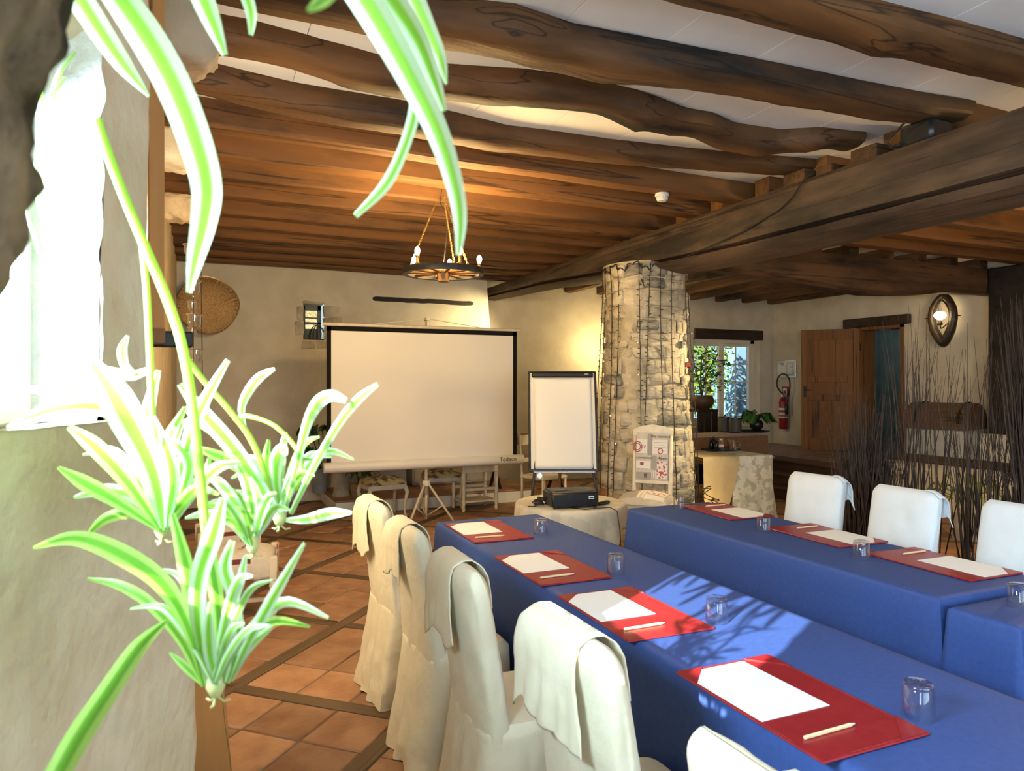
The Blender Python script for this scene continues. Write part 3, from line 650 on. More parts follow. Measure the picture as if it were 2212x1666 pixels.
# ================================================================ CONFERENCE TABLES
random.seed(31)
def cloth_table(name, label, x0, x1, y0, y1, zt, hem=.03, seed=0, clabel=''):
    t = thing(name, label, 'table', ((x0+x1)/2, (y0+y1)/2, 0), 0, 'conference tables'); hx, hy = (x1-x0)/2, (y1-y0)/2
    mb = MB(); mb.cbox(-hx+.03, hx-.03, -hy+.03, hy-.03, zt-.035, zt-.012, .004); obj('tabletop', mb, DOORW, t)
    for sx in (-1, 1):
        for sy in (-1, 1): mb = MB(); mb.tube([(sx*(hx-.1), sy*(hy-.12), 0), (sx*(hx-.1), sy*(hy-.12), zt-.036)], .02); obj('leg', mb, IRON, t)
    mb = MB(); cx, cyy = (x0+x1)/2, (y0+y1)/2; rings = []; N = 240
    per = []
    L = 2*(2*hx+2*hy)
    for k in range(N):
        s_ = k/N*L; a, b = 2*hx, 2*hy
        if s_ < a: p = (-hx+s_, -hy, 0, -1)
        elif s_ < a+b: p = (hx, -hy+(s_-a), 1, 0)
        elif s_ < 2*a+b: p = (hx-(s_-a-b), hy, 0, 1)
        else: p = (-hx, hy-(s_-2*a-b), -1, 0)
        per.append(p)
    prof = [(-.03, zt), (-.008, zt-.001), (-.001, zt-.006), (.003, zt-.016)]+[(.004+.028*(q/12)**1.2, zt-.016-(zt-.016-hem)*q/12) for q in range(1, 13)]
    for off, z in prof:
        R = []; dpt = max(0, (zt-.02-z))
        for k, (px, py, ex, ey) in enumerate(per):
            f = dpt*(.030*nz((px*2.2, py*2.2, seed), 1.6)+.012*math.sin((px+py)*19+seed*3+2*nz((px, py, 3), 2)))+.010*dpt*nz((px*6, py*6, z*3+seed), 1)
            cn = max(0, 1-min(abs(abs(px)-hx)+abs(abs(py)-hy), .15)/.15)*dpt
            o = off+f+cn*.07
            if off < 0: R.append(Vector((cx+px*(1+off/hx), cyy+py*(1+off/hy), z))); continue
            ox, oy = ex*o, ey*o
            if cn > 0 and ex: oy += math.copysign(cn*.05, py)
            if cn > 0 and ey: ox += math.copysign(cn*.05, px)
            R.append(Vector((cx+px+ox, cyy+py+oy, z)))
        rings.append(R)
    mb.loft(rings, cap=False); mb.add(rings[0], [list(range(N))])
    o = obj('tablecloth', mb, BLUE, smooth=40); tag(o, clabel, 'tablecloth', 'blue tablecloths'); return t
cloth_table('conference_table', 'long conference table under the blue cloth with four red pads, near the cream chairs', 1.215, 1.86, -.9, 3.86, .748, seed=1, clabel='blue cloth over the long left table beside the cream covered chairs')
cloth_table('conference_table', 'conference table under the blue cloth in front of the bright white chairs', 2.455, 3.09, 1.742, 3.80, .748, seed=2, clabel='blue cloth over the right table in front of the white chairs')
cloth_table('conference_table', 'lower conference table under the cloth at the right edge', 2.44, 3.12, 1.455, 1.70, .733, seed=3, clabel='blue cloth on the slightly lower table at the right edge')
ZT = .749
# --- desk pads, sheets, pencils, glasses
def desk_pad():
    t = thing('desk_pad', '', 'desk pad', (0,0,0), 0, 'red desk pads'); mb = MB(); mb.cbox(-.158, .158, -.249, .249, .0005, .0055, .002); obj('board', mb, PAD, t)
    for sx in (-1, 1):
        for sy in (-1, 1):
            a, b = sx*.156, sy*.247; mb = MB()
            tri = [(a, b), (a-sx*.085, b), (a, b-sy*.085)]
            if sx*sy < 0: tri = tri[::-1]
            mb.add([(x, y, .0057) for x, y in tri]+[(x, y, .0078) for x, y in tri], [(2,1,0), (3,4,5), (0,1,4,3), (1,2,5,4), (2,0,3,5)]); obj('corner_pocket', mb, PAD, t)
    mb = MB()
    for sx in (-1, 1): mb.box(sx*.150-.0008, sx*.150+.0008, -.24, .24, .0054, .0058)
    for sy in (-1, 1): mb.box(-.15, .15, sy*.241-.0008, sy*.241+.0008, .0054, .0058)
    obj('stitching', mb, PADE, t); return t
def sheet():
    t = MB(); x0, x1, y0, y1 = -.105, .105, -.1485, .1485
    ps = [(x0, y0), (x1, y0), (x1, y1), (x0, y1)]
    t.add([(x, y, .0058) for x, y in ps]+[(x, y, .0066) for x, y in ps], [(3,2,1,0), (4,5,6,7), (0,1,5,4), (1,2,6,5), (2,3,7,6), (3,0,4,7)])
    return t
def pencil():
    t = thing('pencil', '', 'pencil', (0,0,0), 0, 'plain wooden pencils')
    Rt = Matrix.Rotation(PI/2, 4, 'Y')
    mb = MB(); mb.lathe([(.0045, -.075), (.0045, .062)], n=6, M=Rt); obj('barrel', mb, PENC, t)
    mb = MB(); mb.lathe([(.0045, .062), (.0016, .078)], n=8, M=Rt); obj('tip', mb, CREAMW, t)
    mb = MB(); mb.lathe([(.0016, .078), (.0003, .083)], n=6, M=Rt); obj('lead', mb, BLACK, t); return t
def tumbler():
    mb = MB(); mb.lathe([(.0372, 0), (.0372, .004), (.0335, .073), (.0325, .078), (.029, .080), (.002, .080)], n=32, cap=False)
    mb.lathe([(.0354, .001), (.0320, .066), (.030, .069), (.002, .070)], n=32, cap=False)
    mb.lathe([(.0354, .001), (.0372, .0)], n=32, cap=False)
    o = obj('drinking_glass', mb, GLASS, smooth=50); return tag(o, '', 'glass', 'upturned drinking glasses')
LP = [(1.325, 1.322, .012), (1.344, 2.06, .03), (1.36, 2.70, .015), (1.39, 3.49, .03)]
RP = [(2.935, 2.08, .025), (2.942, 2.71, .03), (2.938, 3.455, .05)]
w1_ = ['nearest red pad on the left table, below the glass with the gold glint', 'red pad lit by sun flecks on the left table', 'dull red pad before the sunlit one on the left table, third from its near end', 'red pad at the far end of the left table']
w2_ = ['red pad nearest the small lower table, on the right table', 'middle red pad on the right table', 'red pad at the far end of the right table near the pillar']
p0 = desk_pad(); s0m = None; pc0 = pencil(); g0 = tumbler(); first = True
for k, ((x, y, a), side) in enumerate([(p, 0) for p in LP]+[(p, 1) for p in RP]):
    where = (w1_[k] if side == 0 else w2_[k-4]); rz = -a+PI*side
    if first: p = p0; p.location = (x, y, ZT); p.rotation_euler = (0, 0, rz); p['label'] = where
    else: p = dup(p0, (x, y, ZT), rz, where)
    R = Matrix.Rotation(rz, 4, 'Z'); on = where.replace(', below the glass with the gold glint', '').replace('dull red pad before the sunlit one on the left table, third from its near end', 'third red pad from the near end, left table').replace(', on the right table', '').replace(' near the pillar', '')
    sp = R @ Vector((-.045, .086, 0))
    if first: s_ = s0m = obj('paper_sheet', sheet(), PAPER)
    else: s_ = s0m.copy(); COL.objects.link(s_)
    s_.location = (x+sp.x, y+sp.y, ZT+.0001); s_.rotation_euler = (0, 0, rz+.01); tag(s_, 'blank white sheet tucked into the '+on, 'paper', 'blank paper sheets')
    pp = R @ Vector((-.045, -.160, 0)); pr = rz+.03-(.09 if side == 0 and k == 3 else 0)
    if first: pc = pc0; pc.location = (x+pp.x, y+pp.y, ZT+.0098); pc.rotation_euler = (0, 0, pr); pc['label'] = 'wooden pencil on the '+on
    else: dup(pc0, (x+pp.x, y+pp.y, ZT+.0098), pr, 'wooden pencil on the '+on)
    first = False
GL = [(1.540, 1.145, 'upturned glass at the nearest red pad, left table, with gold glints'), (1.552, 1.868, 'upturned glass in the sun flecks on the left table'), (1.567, 2.508, 'upturned glass beside the third red pad of the left table'), (1.617, 3.318, 'upturned glass at the far end of the left table'),
      (2.737, 3.645, 'upturned glass at the far end of the right table by the pillar'), (2.716, 2.90, 'upturned glass between the far and middle pads on the right table'), (2.699, 2.28, 'upturned glass at the near end of the right table'), (2.672, 1.60, 'upturned glass on the lower table, cut by the right frame edge')]
for k, (x, y, lab) in enumerate(GL):
    z = ZT+.0005 if k < 7 else .7345
    if k == 0: g0.location = (x, y, z); g0['label'] = lab
    else: g = g0.copy(); COL.objects.link(g); g.location = (x, y, z); g['label'] = lab
# ================================================================ COVERED CHAIRS
def chair_cover(seed, name, label, group, mat, flap=(-.07, .212, .27), front=True, wd=1.0):
    t = thing(name, label, 'chair', (0,0,0), 0, group)
    def sec(z, n=48):
        R = []
        k = max(0, (z-.45)/.5); xc = -.015-.055*k-.02*k*k; tx = .050-.006*k; hw = .205-.004*k
        r_ = 0 if z < .90 else (z-.90)/.055
        tx *= math.sqrt(max(.02, 1-r_*r_)); hw -= .028*r_*r_
        for i in range(n):
            a = 2*PI*i/n; c, s_ = math.cos(a), math.sin(a); e = 3.4; m = (abs(c)**e+abs(s_)**e)**(-1/e)
            w = .006*nz((c*2, s_*3+seed, z*5), 1.5)+.003*nz((c*4, s_*6+seed, z*14), 2)
            R.append(Vector((xc+c*m*tx+w, s_*m*hw+w*.6, z)))
        return R
    mb = MB(); zs = [.43+.47*i/22 for i in range(23)]+[.90+.055*math.sin(PI/2*q/6) for q in range(1, 7)]
    mb.loft([sec(z) for z in zs]); obj('back_cover', mb, mat, t, 60)
    mb = MB(); rings = []; n = 96
    for i in range(26):
        v = i/25; z = .475-.469*v
        if i == 0: hx0, hx1, hw = -.02, .28, .19; z = .477
        else: g = v; hx0 = -.062-.050*g-.02*g*g; hx1 = .300+.01*g; hw = .207+.018*g+.012*g*g
        R = []
        for k in range(n):
            a = 2*PI*k/n; c, s_ = math.cos(a), math.sin(a); e = 7; m = (abs(c)**e+abs(s_)**e)**(-1/e)
            x = (hx0+hx1)/2+c*m*(hx1-hx0)/2; y = s_*m*hw
            w = v*(.011*math.sin(a*13+seed)+.010*nz((c*3+seed, s_*3, 0), 2.4))+.010*v*nz((c*2+seed, s_*2, z*6), 2.2)+.006*v*math.sin(z*26+c*4+s_*7+seed)*.6
            R.append(Vector((x+w*c, y+w*s_, z+(.008*nz((c*2, s_*2, seed), 2) if i == 25 else 0)+(.006*nz((x*8, y*8, seed), 1) if i == 0 else 0))))
        rings.append(R)
    mb.loft(rings, cap=False); mb.add(rings[0], [list(range(n))]); obj('seat_cover', mb, mat, t, 60)
    # loose flap thrown over the top of the back
    y0, y1, ln = flap; mb = MB()
    path = [(.012, .80), (.004, .86), (-.004, .905), (-.022, .938), (-.058, .962), (-.090, .964), (-.124, .945), (-.137, .905), (-.137, .85)]
    if not front: path = path[4:]
    m_ = len(path); tail = [(-.135+.001*q, .85-ln*.6*q/8) for q in range(1, 9)]; path = path+tail
    def fl(u, v):
        f = v*(len(path)-1); i = min(int(f), len(path)-2); tt = f-i; a, b = path[i], path[i+1]
        x = a[0]+(b[0]-a[0])*tt; z = a[1]+(b[1]-a[1])*tt; y = y0+(y1-y0)*u; h = max(0, f-(7 if front else 3))/8
        e = abs(2*((y+.205)/.41)-1); z -= .030*max(0, (abs(y)-.15)/.06)**2*(1 if f > 2.5 or not front else .4)
        wv = h*(.014*nz((y*9, seed, z*4), 1.5)+.010*math.sin(y*45+seed*2+z*9))
        x += -abs(wv)*.8-.001+.002*nz((y*20, z*20, seed), 1); y += h*(.03*(u-.5)+.012*nz((seed, z*6, 1), 1))
        z += h*(.035*nz((y*7, seed+4, 0), 1.3)+.012*math.sin(u*9+seed))
        return Vector((x, y, z))
    mb.grid(fl, 28, 40); obj('flap', mb, mat, t, True, th=.004); return t
GRPL = 'cream covered chairs along the left table'
chairs = [(.875, 3.50, .05, 'farthest cream covered chair at the left table, in front of the projection screen'), (.868, 2.85, .02, 'second farthest cream covered chair at the left table'), (.862, 2.20, -.02, 'cream covered chair right behind the sunlit one'), (.895, 1.50, .0, 'covered chair with its top and flap in bright sun'), (.86, .79, .0, 'covered chair of which only the top shows at the lower edge')]
fls = [(-.05, .212, .24), (-.04, .212, .20), (-.06, .212, .27), (-.115, .212, .25), (-.2, .0, .2)]
for k, (x, y, rz, lab) in enumerate(chairs):
    c = chair_cover(k*3.7+1, 'covered_chair', lab, GRPL, COVER, fls[k]); c.location = (x, y, 0); c.rotation_euler = (0, 0, rz)
COVER_DAYLIT = M('daylit_white_cover', (.68, .73, .76), (.72, .77, .80), rough=.75, sc=9, bump=.06, bsc=20, spec=.2)  # same cover as the left chairs, with cool daylight put into its colour
for k, (x, y, rz, lab) in enumerate([(3.50, 3.35, PI+.10, 'bright white covered chair in front of the wooden steps'), (3.48, 2.72, PI, 'bright white covered chair in front of the willow twigs, between two others'), (3.50, 2.11, PI, 'bright white covered chair cut by the right frame edge')]):
    c = chair_cover(k*5.1+2, 'covered_chair', lab, 'white covered chairs behind the right table', COVER_DAYLIT, (.13, .214, .06), False); c.location = (x, y, 0); c.rotation_euler = (0, 0, rz)
# ================================================================ PROJECTION SCREEN
sx_, sy_ = 2.305, 7.55
scr = thing('projection_screen', 'white projection screen with black border on a tripod stand', 'projection screen', (sx_, sy_, 0))
mb = MB(); mb.box(1.255-sx_, 3.33-sx_, -.004, .002, .70, 2.085); obj('screen_surface', mb, SCREENM, scr)
mb = MB()
for x0, x1, z0, z1 in ((1.212, 1.258, .68, 2.135), (3.325, 3.372, .68, 2.135), (1.212, 3.372, 2.083, 2.135)): mb.box(x0-sx_, x1-sx_, -.006, .003, z0, z1)
obj('border', mb, BLACKF, scr)
RX = Matrix.Rotation(PI/2, 4, 'Y')
mb = MB(); mb.lathe([(.0, 1.175), (.018, 1.176), (.018, 3.41), (.0, 3.411)], n=12, M=Matrix.Translation((-sx_, 0, 2.15)) @ RX); obj('top_bar', mb, CREAMW, scr, 50)
case = MB(); case.lathe([(.001, 1.178), (.052, 1.18), (.056, 1.20), (.056, 3.43), (.052, 3.452), (.001, 3.455)], n=20, M=Matrix.Translation((-sx_, 0, .655)) @ RX); cs = obj('case', case, WHITEM, scr, 40)
text('case_lettering', 'Todeco', .068, BLACK, cs, (3.24-sx_, -.0575, .665), (PI/2, 0, 0))
mb = MB(); mb.tube([(0, .07, .30), (0, .07, 1.2)], .019); mb.tube([(0, .07, 1.1), (0, .07, 2.25)], .013); obj('pole', mb, CREAMW, scr, True)
mb = MB(); mb.cbox(-.022, .022, -.02, .085, 2.225, 2.26, .006); mb.tube([(0, .0, 2.22), (0, -.0, 2.165)], .012); obj('hook', mb, WHITEM, scr)
for e in (-.60, .62): mb = MB(); mb.tube([(0, .0, 2.245), (e, 0, 2.165)], .005, 5); obj('cord', mb, CREAMW, scr)
mb = MB(); mb.lathe([(.02, -.03), (.04, -.028), (.045, 0), (.04, .028), (.02, .03)], (0, .07, .43), 16); obj('tripod_collar', mb, WHITEM, scr, 40)
for a in (-2.45, -.72, 1.57):
    d = Vector((math.cos(a), math.sin(a), 0)); mb = MB(); f = d*.34; mb.tube([(d.x*.03, .07+d.y*.03, .42), (f.x, .07+f.y, .01)], [.014, .014]); lg = obj('leg', mb, CREAMW, scr, True)
    mb = MB(); mb.tube([(d.x*.20, .07+d.y*.20, .19), (0, .07, .06)], .007); obj('brace', mb, CREAMW, lg, True)
mb = MB(); mb.tube([(0, .07, .32), (0, .07, .03)], .015); obj('foot_tube', mb, CREAMW, scr, True)
# ================================================================ FLIP CHART
fa, fb_ = at(1221, 805, c=7.25), at(1218, 1016, c=7.05)
fc = thing('flip_chart', 'black-framed flip chart easel with a blank paper pad beside the pillar', 'flip chart', (fb_.x, fb_.y, 0), -YAW+.02)
tl = math.atan2((fa-fb_).xy.length, fa.z-fb_.z); bl = (fa-fb_).length; hw = .335
TM = Matrix.Translation((0, 0, fb_.z)) @ Matrix.Rotation(-tl, 4, 'X')
mb = MB(); mb.cbox(-hw, hw, 0, .012, 0, bl, .003, M=TM); obj('board', mb, WHITEM, fc)
mb = MB()
for x0, x1, z0, z1 in ((-hw-.012, -hw+.010, -.012, bl+.01), (hw-.010, hw+.012, -.012, bl+.01), (-hw, hw, -.02, .012), (-hw, hw, bl-.005, bl+.012)): mb.cbox(x0, x1, -.012, .022, z0, z1, .006, M=TM)
obj('frame', mb, BLACK, fc)
mb = MB(); mb.cbox(-hw+.025, hw-.025, -.034, -.001, bl-.055, bl-.006, .01, M=TM); cl = obj('clamp', mb, BLACK, fc)
mb = MB(); mb.cbox(hw-.11, hw-.07, -.0355, -.034, bl-.026, bl-.020, .001, M=TM); obj('badge', mb, PAPER, cl)
mb = MB(); mb.grid(lambda u, v: TM @ Vector((-.285+.575*u, -.010-.004*nz((u*2, v*2, 0), 2)-(.006*max(0, v-.93)/.07*math.sin(u*9)), .02+(bl-.085)*v)), 20, 26); obj('paper_pad', mb, PAPER, fc, True, th=.006)
mb = MB(); mb.cbox(-hw+.03, hw-.03, -.06, 0, -.030, -.018, .004, M=TM); obj('pen_tray', mb, CHROME, fc)
TP = TM @ Vector((0, .03, bl-.3)); 
for sx in (-1, 1):
    b0 = TM @ Vector((sx*.26, .025, bl*.25)); mb = MB(); mb.tube([TM @ Vector((sx*.20, .025, bl-.1)), b0, (sx*.37, -.20, .015)], .014); lg = obj('leg', mb, DGREY, fc, True)
    mb = MB(); mb.lathe([(.022, 0), (.022, .035), (.012, .045)], (sx*.37, -.20, 0), 12); obj('rubber_foot', mb, BLACK, lg)
mb = MB(); mb.tube([TM @ Vector((0, .03, bl-.2)), (0, .62, .015)], .016); obj('rear_leg', mb, CHROME, fc, True)
mb = MB(); mb.lathe([(.026, -.014), (.026, .014)], n=12, M=TM @ Matrix.Translation((-.24, -.0, -.055)) @ Matrix.Rotation(PI/2, 4, 'X')); obj('knob', mb, CHROME, fc)
# ================================================================ ROUND TABLE WITH PROJECTOR
DAMASK = M('damask_cloth', (.62, .58, .47), (.52, .50, .43), rough=.85, sc=9, lo=.47, hi=.53, bump=.1, bsc=200, detail=2)
rc = at(1232, 1083, z=.602); RR = .43
rt = thing('round_table', 'small round table with a cream cloth under the projector', 'table', (rc.x, rc.y, 0))
mb = MB(); mb.lathe([(.01, .575), (RR-.02, .575), (RR-.012, .585), (RR-.02, .596), (.01, .596)], n=40); obj('tabletop', mb, CREAMW, rt)
for k in range(4):
    a = k*PI/2+.5; mb = MB(); x, y = .30*math.cos(a), .30*math.sin(a)
    mb.lathe([(.016, 0), (.026, .04), (.018, .09), (.03, .16), (.02, .2), (.035, .34), (.03, .45), (.035, .47), (.035, .57)], (x, y, 0), 14); obj('leg', mb, CREAMW, rt, 40)
mb = MB(); N = 120; rings = []
for r, z, w in [(.12, .6, 0), (.36, .6, 0), (RR-.02, .599, 0), (RR-.004, .594, 0), (RR+.004, .583, .1)]+[(RR+.010+.012*q/8, .583-.20*q/8, q/8) for q in range(1, 9)]:
    R = []
    for k in range(N):
        a = 2*PI*k/N; rr = r+w*(.018*math.sin(a*9)+.016*nz((math.cos(a)*2, math.sin(a)*2, 4), 2)); dz = -w*(.035*math.sin(a*4+1)+.02*math.sin(a*9))
        R.append(Vector((rc.x+rr*math.cos(a), rc.y+rr*math.sin(a), z+dz)))
    rings.append(R)
mb.loft(rings, cap=False); mb.add(rings[0], [list(range(N))]); tag(obj('round_tablecloth', mb, DAMASK, smooth=50), 'cream patterned cloth hanging over the small round table', 'tablecloth')
pj = at(1237, 1092, z=.605)
pr = thing('projector', 'black video projector lying on the small round table', 'projector', (pj.x, pj.y, .602), -.20)
mb = MB(); mb.cbox(-.195, .165, -.13, .15, .012, .115, .012); bd = obj('body', mb, BLACK, pr, 40)
mb = MB(); mb.cbox(-.185, .155, -.12, .14, .113, .122, .006); mb.lathe([(.115, .118), (.112, .128), (.02, .131)], (.06, .0, 0), 28); obj('top_plate', mb, DGREY, pr, 40)
mb = MB(); mb.cbox(-.16, -.06, -.05, .02, .1215, .126, .002); obj('button_panel', mb, BLACK, pr)
mb = MB(); mb.cbox(.085, .125, -.1325, -.130, .068, .090, .0005); lb = obj('label_plate', mb, PAPER, pr)
mb = MB(); mb.box(.089, .121, -.1330, -.1324, .074, .084); obj('printed_band', mb, DGREY, lb)
mb = MB(); mb.tube([(-.02, -.131, .07), (.05, -.131, .07)], .002, 5); obj('trim_line', mb, DGREY, pr)
for x in (-.17, .14):
    for y in (-.11, .13): mb = MB(); mb.lathe([(.014, 0), (.014, .014)], (x, y, 0), 10); obj('foot', mb, BLACK, pr)
mb = MB()
for k in range(14): mb.box(-.1965, -.194, -.10+k*.016, -.092+k*.016, .03, .095)
obj('side_grille', mb, DGREY, pr)
rm = at(1303, 1089, z=.605); mb = MB(); mb.cbox(-.022, .022, -.075, .075, 0, .022, .009)
r_ = obj('remote_body', mb, BLACK, None, 50); r_.name = 'remote_control'; r_.location = (rm.x, rm.y, .603); r_.rotation_euler = (0, 0, -1.1); tag(r_, 'small black remote control beside the projector', 'remote control')
cb = at(1166, 1092, z=.605); mb = MB(); pts = []
for k in range(90):
    a = k*.42; r = .035+.018*math.sin(k*.37); pts.append((cb.x+r*math.cos(a)+.012*math.sin(k*.11), cb.y+r*math.sin(a)*1.1, .607+.0007*k+.004*math.sin(k*.8)))
pts += [(cb.x-.06, cb.y-.04, .607), (cb.x-.11, cb.y-.02, .607)]
mb.tube(pts, .0045, 6); tag(obj('coiled_cable', mb, BLACK, smooth=True), 'coiled black cable with plug beside the projector', 'cable')
q0 = at(1236, 1097, z=.608); mb = MB(); e = RR+.028
d2 = Vector((-.15, -1, 0)).normalized()
pts = [q0, q0+Vector((.05, -.10, -.0)), Vector((rc.x+.12, rc.y-e+.06, .609)), Vector((rc.x+.14, rc.y-e-.005, .588)), Vector((rc.x+.15, rc.y-e-.03, .45)), Vector((rc.x+.15, rc.y-e-.05, .2)), Vector((rc.x+.2, rc.y-e-.1, .012)), Vector((rc.x+.5, rc.y-e+.1, .01))]
mb.tube(pts, .004, 6); tag(obj('power_cable', mb, BLACK, smooth=True), 'black power cable hanging from the projector over the cloth', 'cable')
# ================================================================ PRINTED CHAIR BEFORE THE PILLAR
LIN = M('printed_linen', (.52, .47, .41), (.58, .53, .46), rough=.9, sc=30, bump=.15, bsc=300, spec=.1)
LING = M('linen_grey_patch', (.33, .31, .29), rough=.9); LINW = M('linen_white_patch', (.72, .68, .62), rough=.9); LINR = M('linen_red_patch', (.36, .09, .09), rough=.9)
LINF = M('linen_flower_patch', (.70, .64, .58), (.40, .08, .10), rough=.9, sc=42, lo=.56, hi=.60, detail=1); INK = M('linen_ink', (.10, .07, .07), rough=.9); INKR = M('linen_red_ink', (.33, .05, .06), rough=.9)
PCc = at(1397, 1040, c=6.3)
pc = thing('printed_chair', 'white wooden chair upholstered in letter-print linen before the pillar', 'chair', (PCc.x, PCc.y, 0), -YAW-.42)
w, d, sh, bh = .165, .42, .53, 1.16; KX = .86
bx = .20
for sx in (-1, 1):
    mb = MB(); mb.tube([(sx*w, bx+.02, 0), (sx*w, bx, sh), (sx*w, bx+.05, bh-.04)], [.017, .02, .017]); obj('leg', mb, CREAMW, pc, True)
    mb = MB(); mb.lathe([(.012, 0), (.02, .05), (.016, .1), (.026, .40), (.028, .46)], (sx*.215, -.20, 0), 12); obj('leg', mb, CREAMW, pc, 40)
mb = MB(); mb.cbox(-.225, .225, -.22, .20, .44, .49, .006); obj('seat_frame', mb, CREAMW, pc)
mb = MB(); mb.grid(lambda u, v: Vector(((u-.5)*.46*(1-.05*v)*(1 if 0 < u < 1 and 0 < v < 1 else 1.0), -.235+.43*v, .49+.095*(max(0, math.sin(PI*u))**.35)*(max(0, math.sin(PI*v))**.35))), 24, 24); seat = obj('seat', mb, LIN, pc, True)
tb = math.atan2(.05, bh-.04-sh); BM = Matrix.Translation((0, bx-.005, sh)) @ Matrix.Rotation(-tb, 4, 'X'); bh_ = bh-sh-.05
mb = MB(); mb.prism([(-w-.016, bh_-.05), (w+.016, bh_-.05), (w+.016, bh_+.0), (w*.6, bh_+.035), (0, bh_+.05), (-w*.6, bh_+.035), (-w-.016, bh_)], .03, M=BM @ Matrix.Translation((0, -.012, 0))); obj('crest_rail', mb, CREAMW, pc); mb = MB(); mb.cbox(-w, w, -.01, .018, .09, .125, .004, M=BM); obj('back_rail', mb, CREAMW, pc)
mb = MB(); mb.grid(lambda u, v: BM @ Vector((-w+.016+(2*w-.032)*u, -.014-.010*math.sin(PI*u)**.5*math.sin(PI*v)**.5, .125+(bh_-.15)*v)), 12, 16); mb.grid(lambda u, v: BM @ Vector((-w+.016+(2*w-.032)*u, .012, .125+(bh_-.15)*v)), 12, 16); back = obj('backrest', mb, LIN, pc, 60)
def patch(nm, x0, x1, z0, z1, m, lift=.0265):
    mb = MB(); mb.box(x0*KX, x1*KX, -lift, -lift+.002, z0, z1, M=BM); return obj(nm, mb, m, back)
H0, H1 = .125, bh_-.03
def hz(f): return H0+(H1-H0)*f
patch('print_patch', -.045, .0, hz(.52), hz(.98), LING); patch('print_patch', 0.005, .165, hz(.56), hz(.86), LINW); patch('print_patch', -.165, -.05, hz(.56), hz(.86), LINW)
patch('print_patch', -.005, .05, hz(.22), hz(.52), LING); patch('print_patch', -.165, -.01, hz(.24), hz(.40), LINW); patch('print_patch', .055, .165, hz(.03), hz(.40), LINF); patch('print_patch', -.125, -.085, hz(.30), hz(.37), LINR); patch('print_patch', -.165, -.01, hz(.02), hz(.16), LING); patch('print_patch', -.08, -.045, hz(.04), hz(.13), LINR)
for k in range(3): patch('print_stripe', .0+.018*k, .009+.018*k, hz(.03), hz(.20), LINW)
RB = (PI/2-tb, 0, 0)
def ptext(b, sz, x, f, m, shear=0):
    p = BM @ Vector((x*KX, -.0275, hz(f))); text('print_lettering', b, sz*KX, m, back, p, RB, shear=shear)
ptext('The Standart', .040, .085, .93, INK); ptext('Correspond', .034, -.085, .47, INK, .4); ptext('Algem', .042, .11, .47, INK, .4); ptext('24', .05, -.10, .70, INKR, .4)
for k in range(4): patch('print_line', .02, .15-.02*(k % 2), hz(.80-.055*k), hz(.805-.055*k), INK, .0275)
mb = MB()
for cx_, f, r in ((-.155, .70, .05), (-.155, .70, .035), (.09, .62, .028)):
    mb.loft([[BM @ Vector((cx_*KX+rr*KX*math.cos(2*PI*k/28), -yy, hz(f)+rr*math.sin(2*PI*k/28))) for k in range(28)] for rr, yy in ((r, .0272), (r, .028), (r-.008, .028), (r-.008, .0272))], cap=False)
obj('postmark', mb, INKR, back)
def seatpatch(x0, x1, y0, y1, m):
    def g(u, v):
        X = x0+(x1-x0)*u; Y = y0+(y1-y0)*v; uu = X/.46+.5; vv = (Y+.235)/.43
        return Vector((X, Y, .4925+.095*(max(0, math.sin(PI*uu))**.35)*(max(0, math.sin(PI*vv))**.35)))
    mb = MB(); mb.grid(g, 8, 8); obj('print_patch', mb, m, seat, True)
seatpatch(-.20, -.05, -.2, .12, LING); seatpatch(.02, .19, -.12, .14, LINF); seatpatch(-.13, -.09, -.06, .02, LINR); seatpatch(-.04, -.02, -.2, .15, LINW); seatpatch(-.005, .01, -.2, .15, LINW); seatpatch(.02, .19, -.21, -.13, LINW)
def catmull(P, n):
    out = []
    for i in range(len(P)-1):
        p0_, p1, p2, p3 = P[max(i-1, 0)], P[i], P[i+1], P[min(i+2, len(P)-1)]
        for k in range(n):
            t = k/n; out.append(.5*((2*p1)+(p2-p0_)*t+(2*p0_-5*p1+4*p2-p3)*t*t+(3*p1-p0_-3*p2+p3)*t*t*t))
    return out+[P[-1]]
# ================================================================ CHANDELIER
random.seed(41)
BULB = glow('lit_bulb', (1, .80, .48), 28)
cp = at(958, 588, c=5.3)
ch = thing('chandelier', 'cart wheel chandelier with lit candle bulbs hanging on chains from the joists', 'chandelier', cp)
mb = MB(); R_ = .287; rings = []
for k in range(49):
    a = 2*PI*k/48; rings.append([Vector(((R_+dr)*math.cos(a), (R_+dr)*math.sin(a), dz)) for dr, dz in ((-.022, -.02), (.012, -.022), (.016, .0), (.012, .022), (-.022, .02))])
mb.loft(rings, cap=False); obj('wheel_rim', mb, IRON, ch, 50)
WHW = wood('wheel_wood', (.20, .10, .035), (.12, .058, .022), (.05, .025, .012), 'Z', burn=.7)
mb = MB(); mb.lathe([(.001, -.075), (.04, -.073), (.044, -.04), (.05, -.03), (.05, .03), (.04, .05), (.001, .052)], n=20); obj('hub', mb, WHW, ch, 40)
for k in range(10):
    a = 2*PI*k/10+.2; mb = MB(); mb.tube([(.045*math.cos(a), .045*math.sin(a), 0), (.15*math.cos(a), .15*math.sin(a), 0), ((R_-.02)*math.cos(a), (R_-.02)*math.sin(a), 0)], [.013, .016, .012], 8); obj('spoke', mb, WHW, ch, True)
hook = at(958, 425, z=3.065)-cp
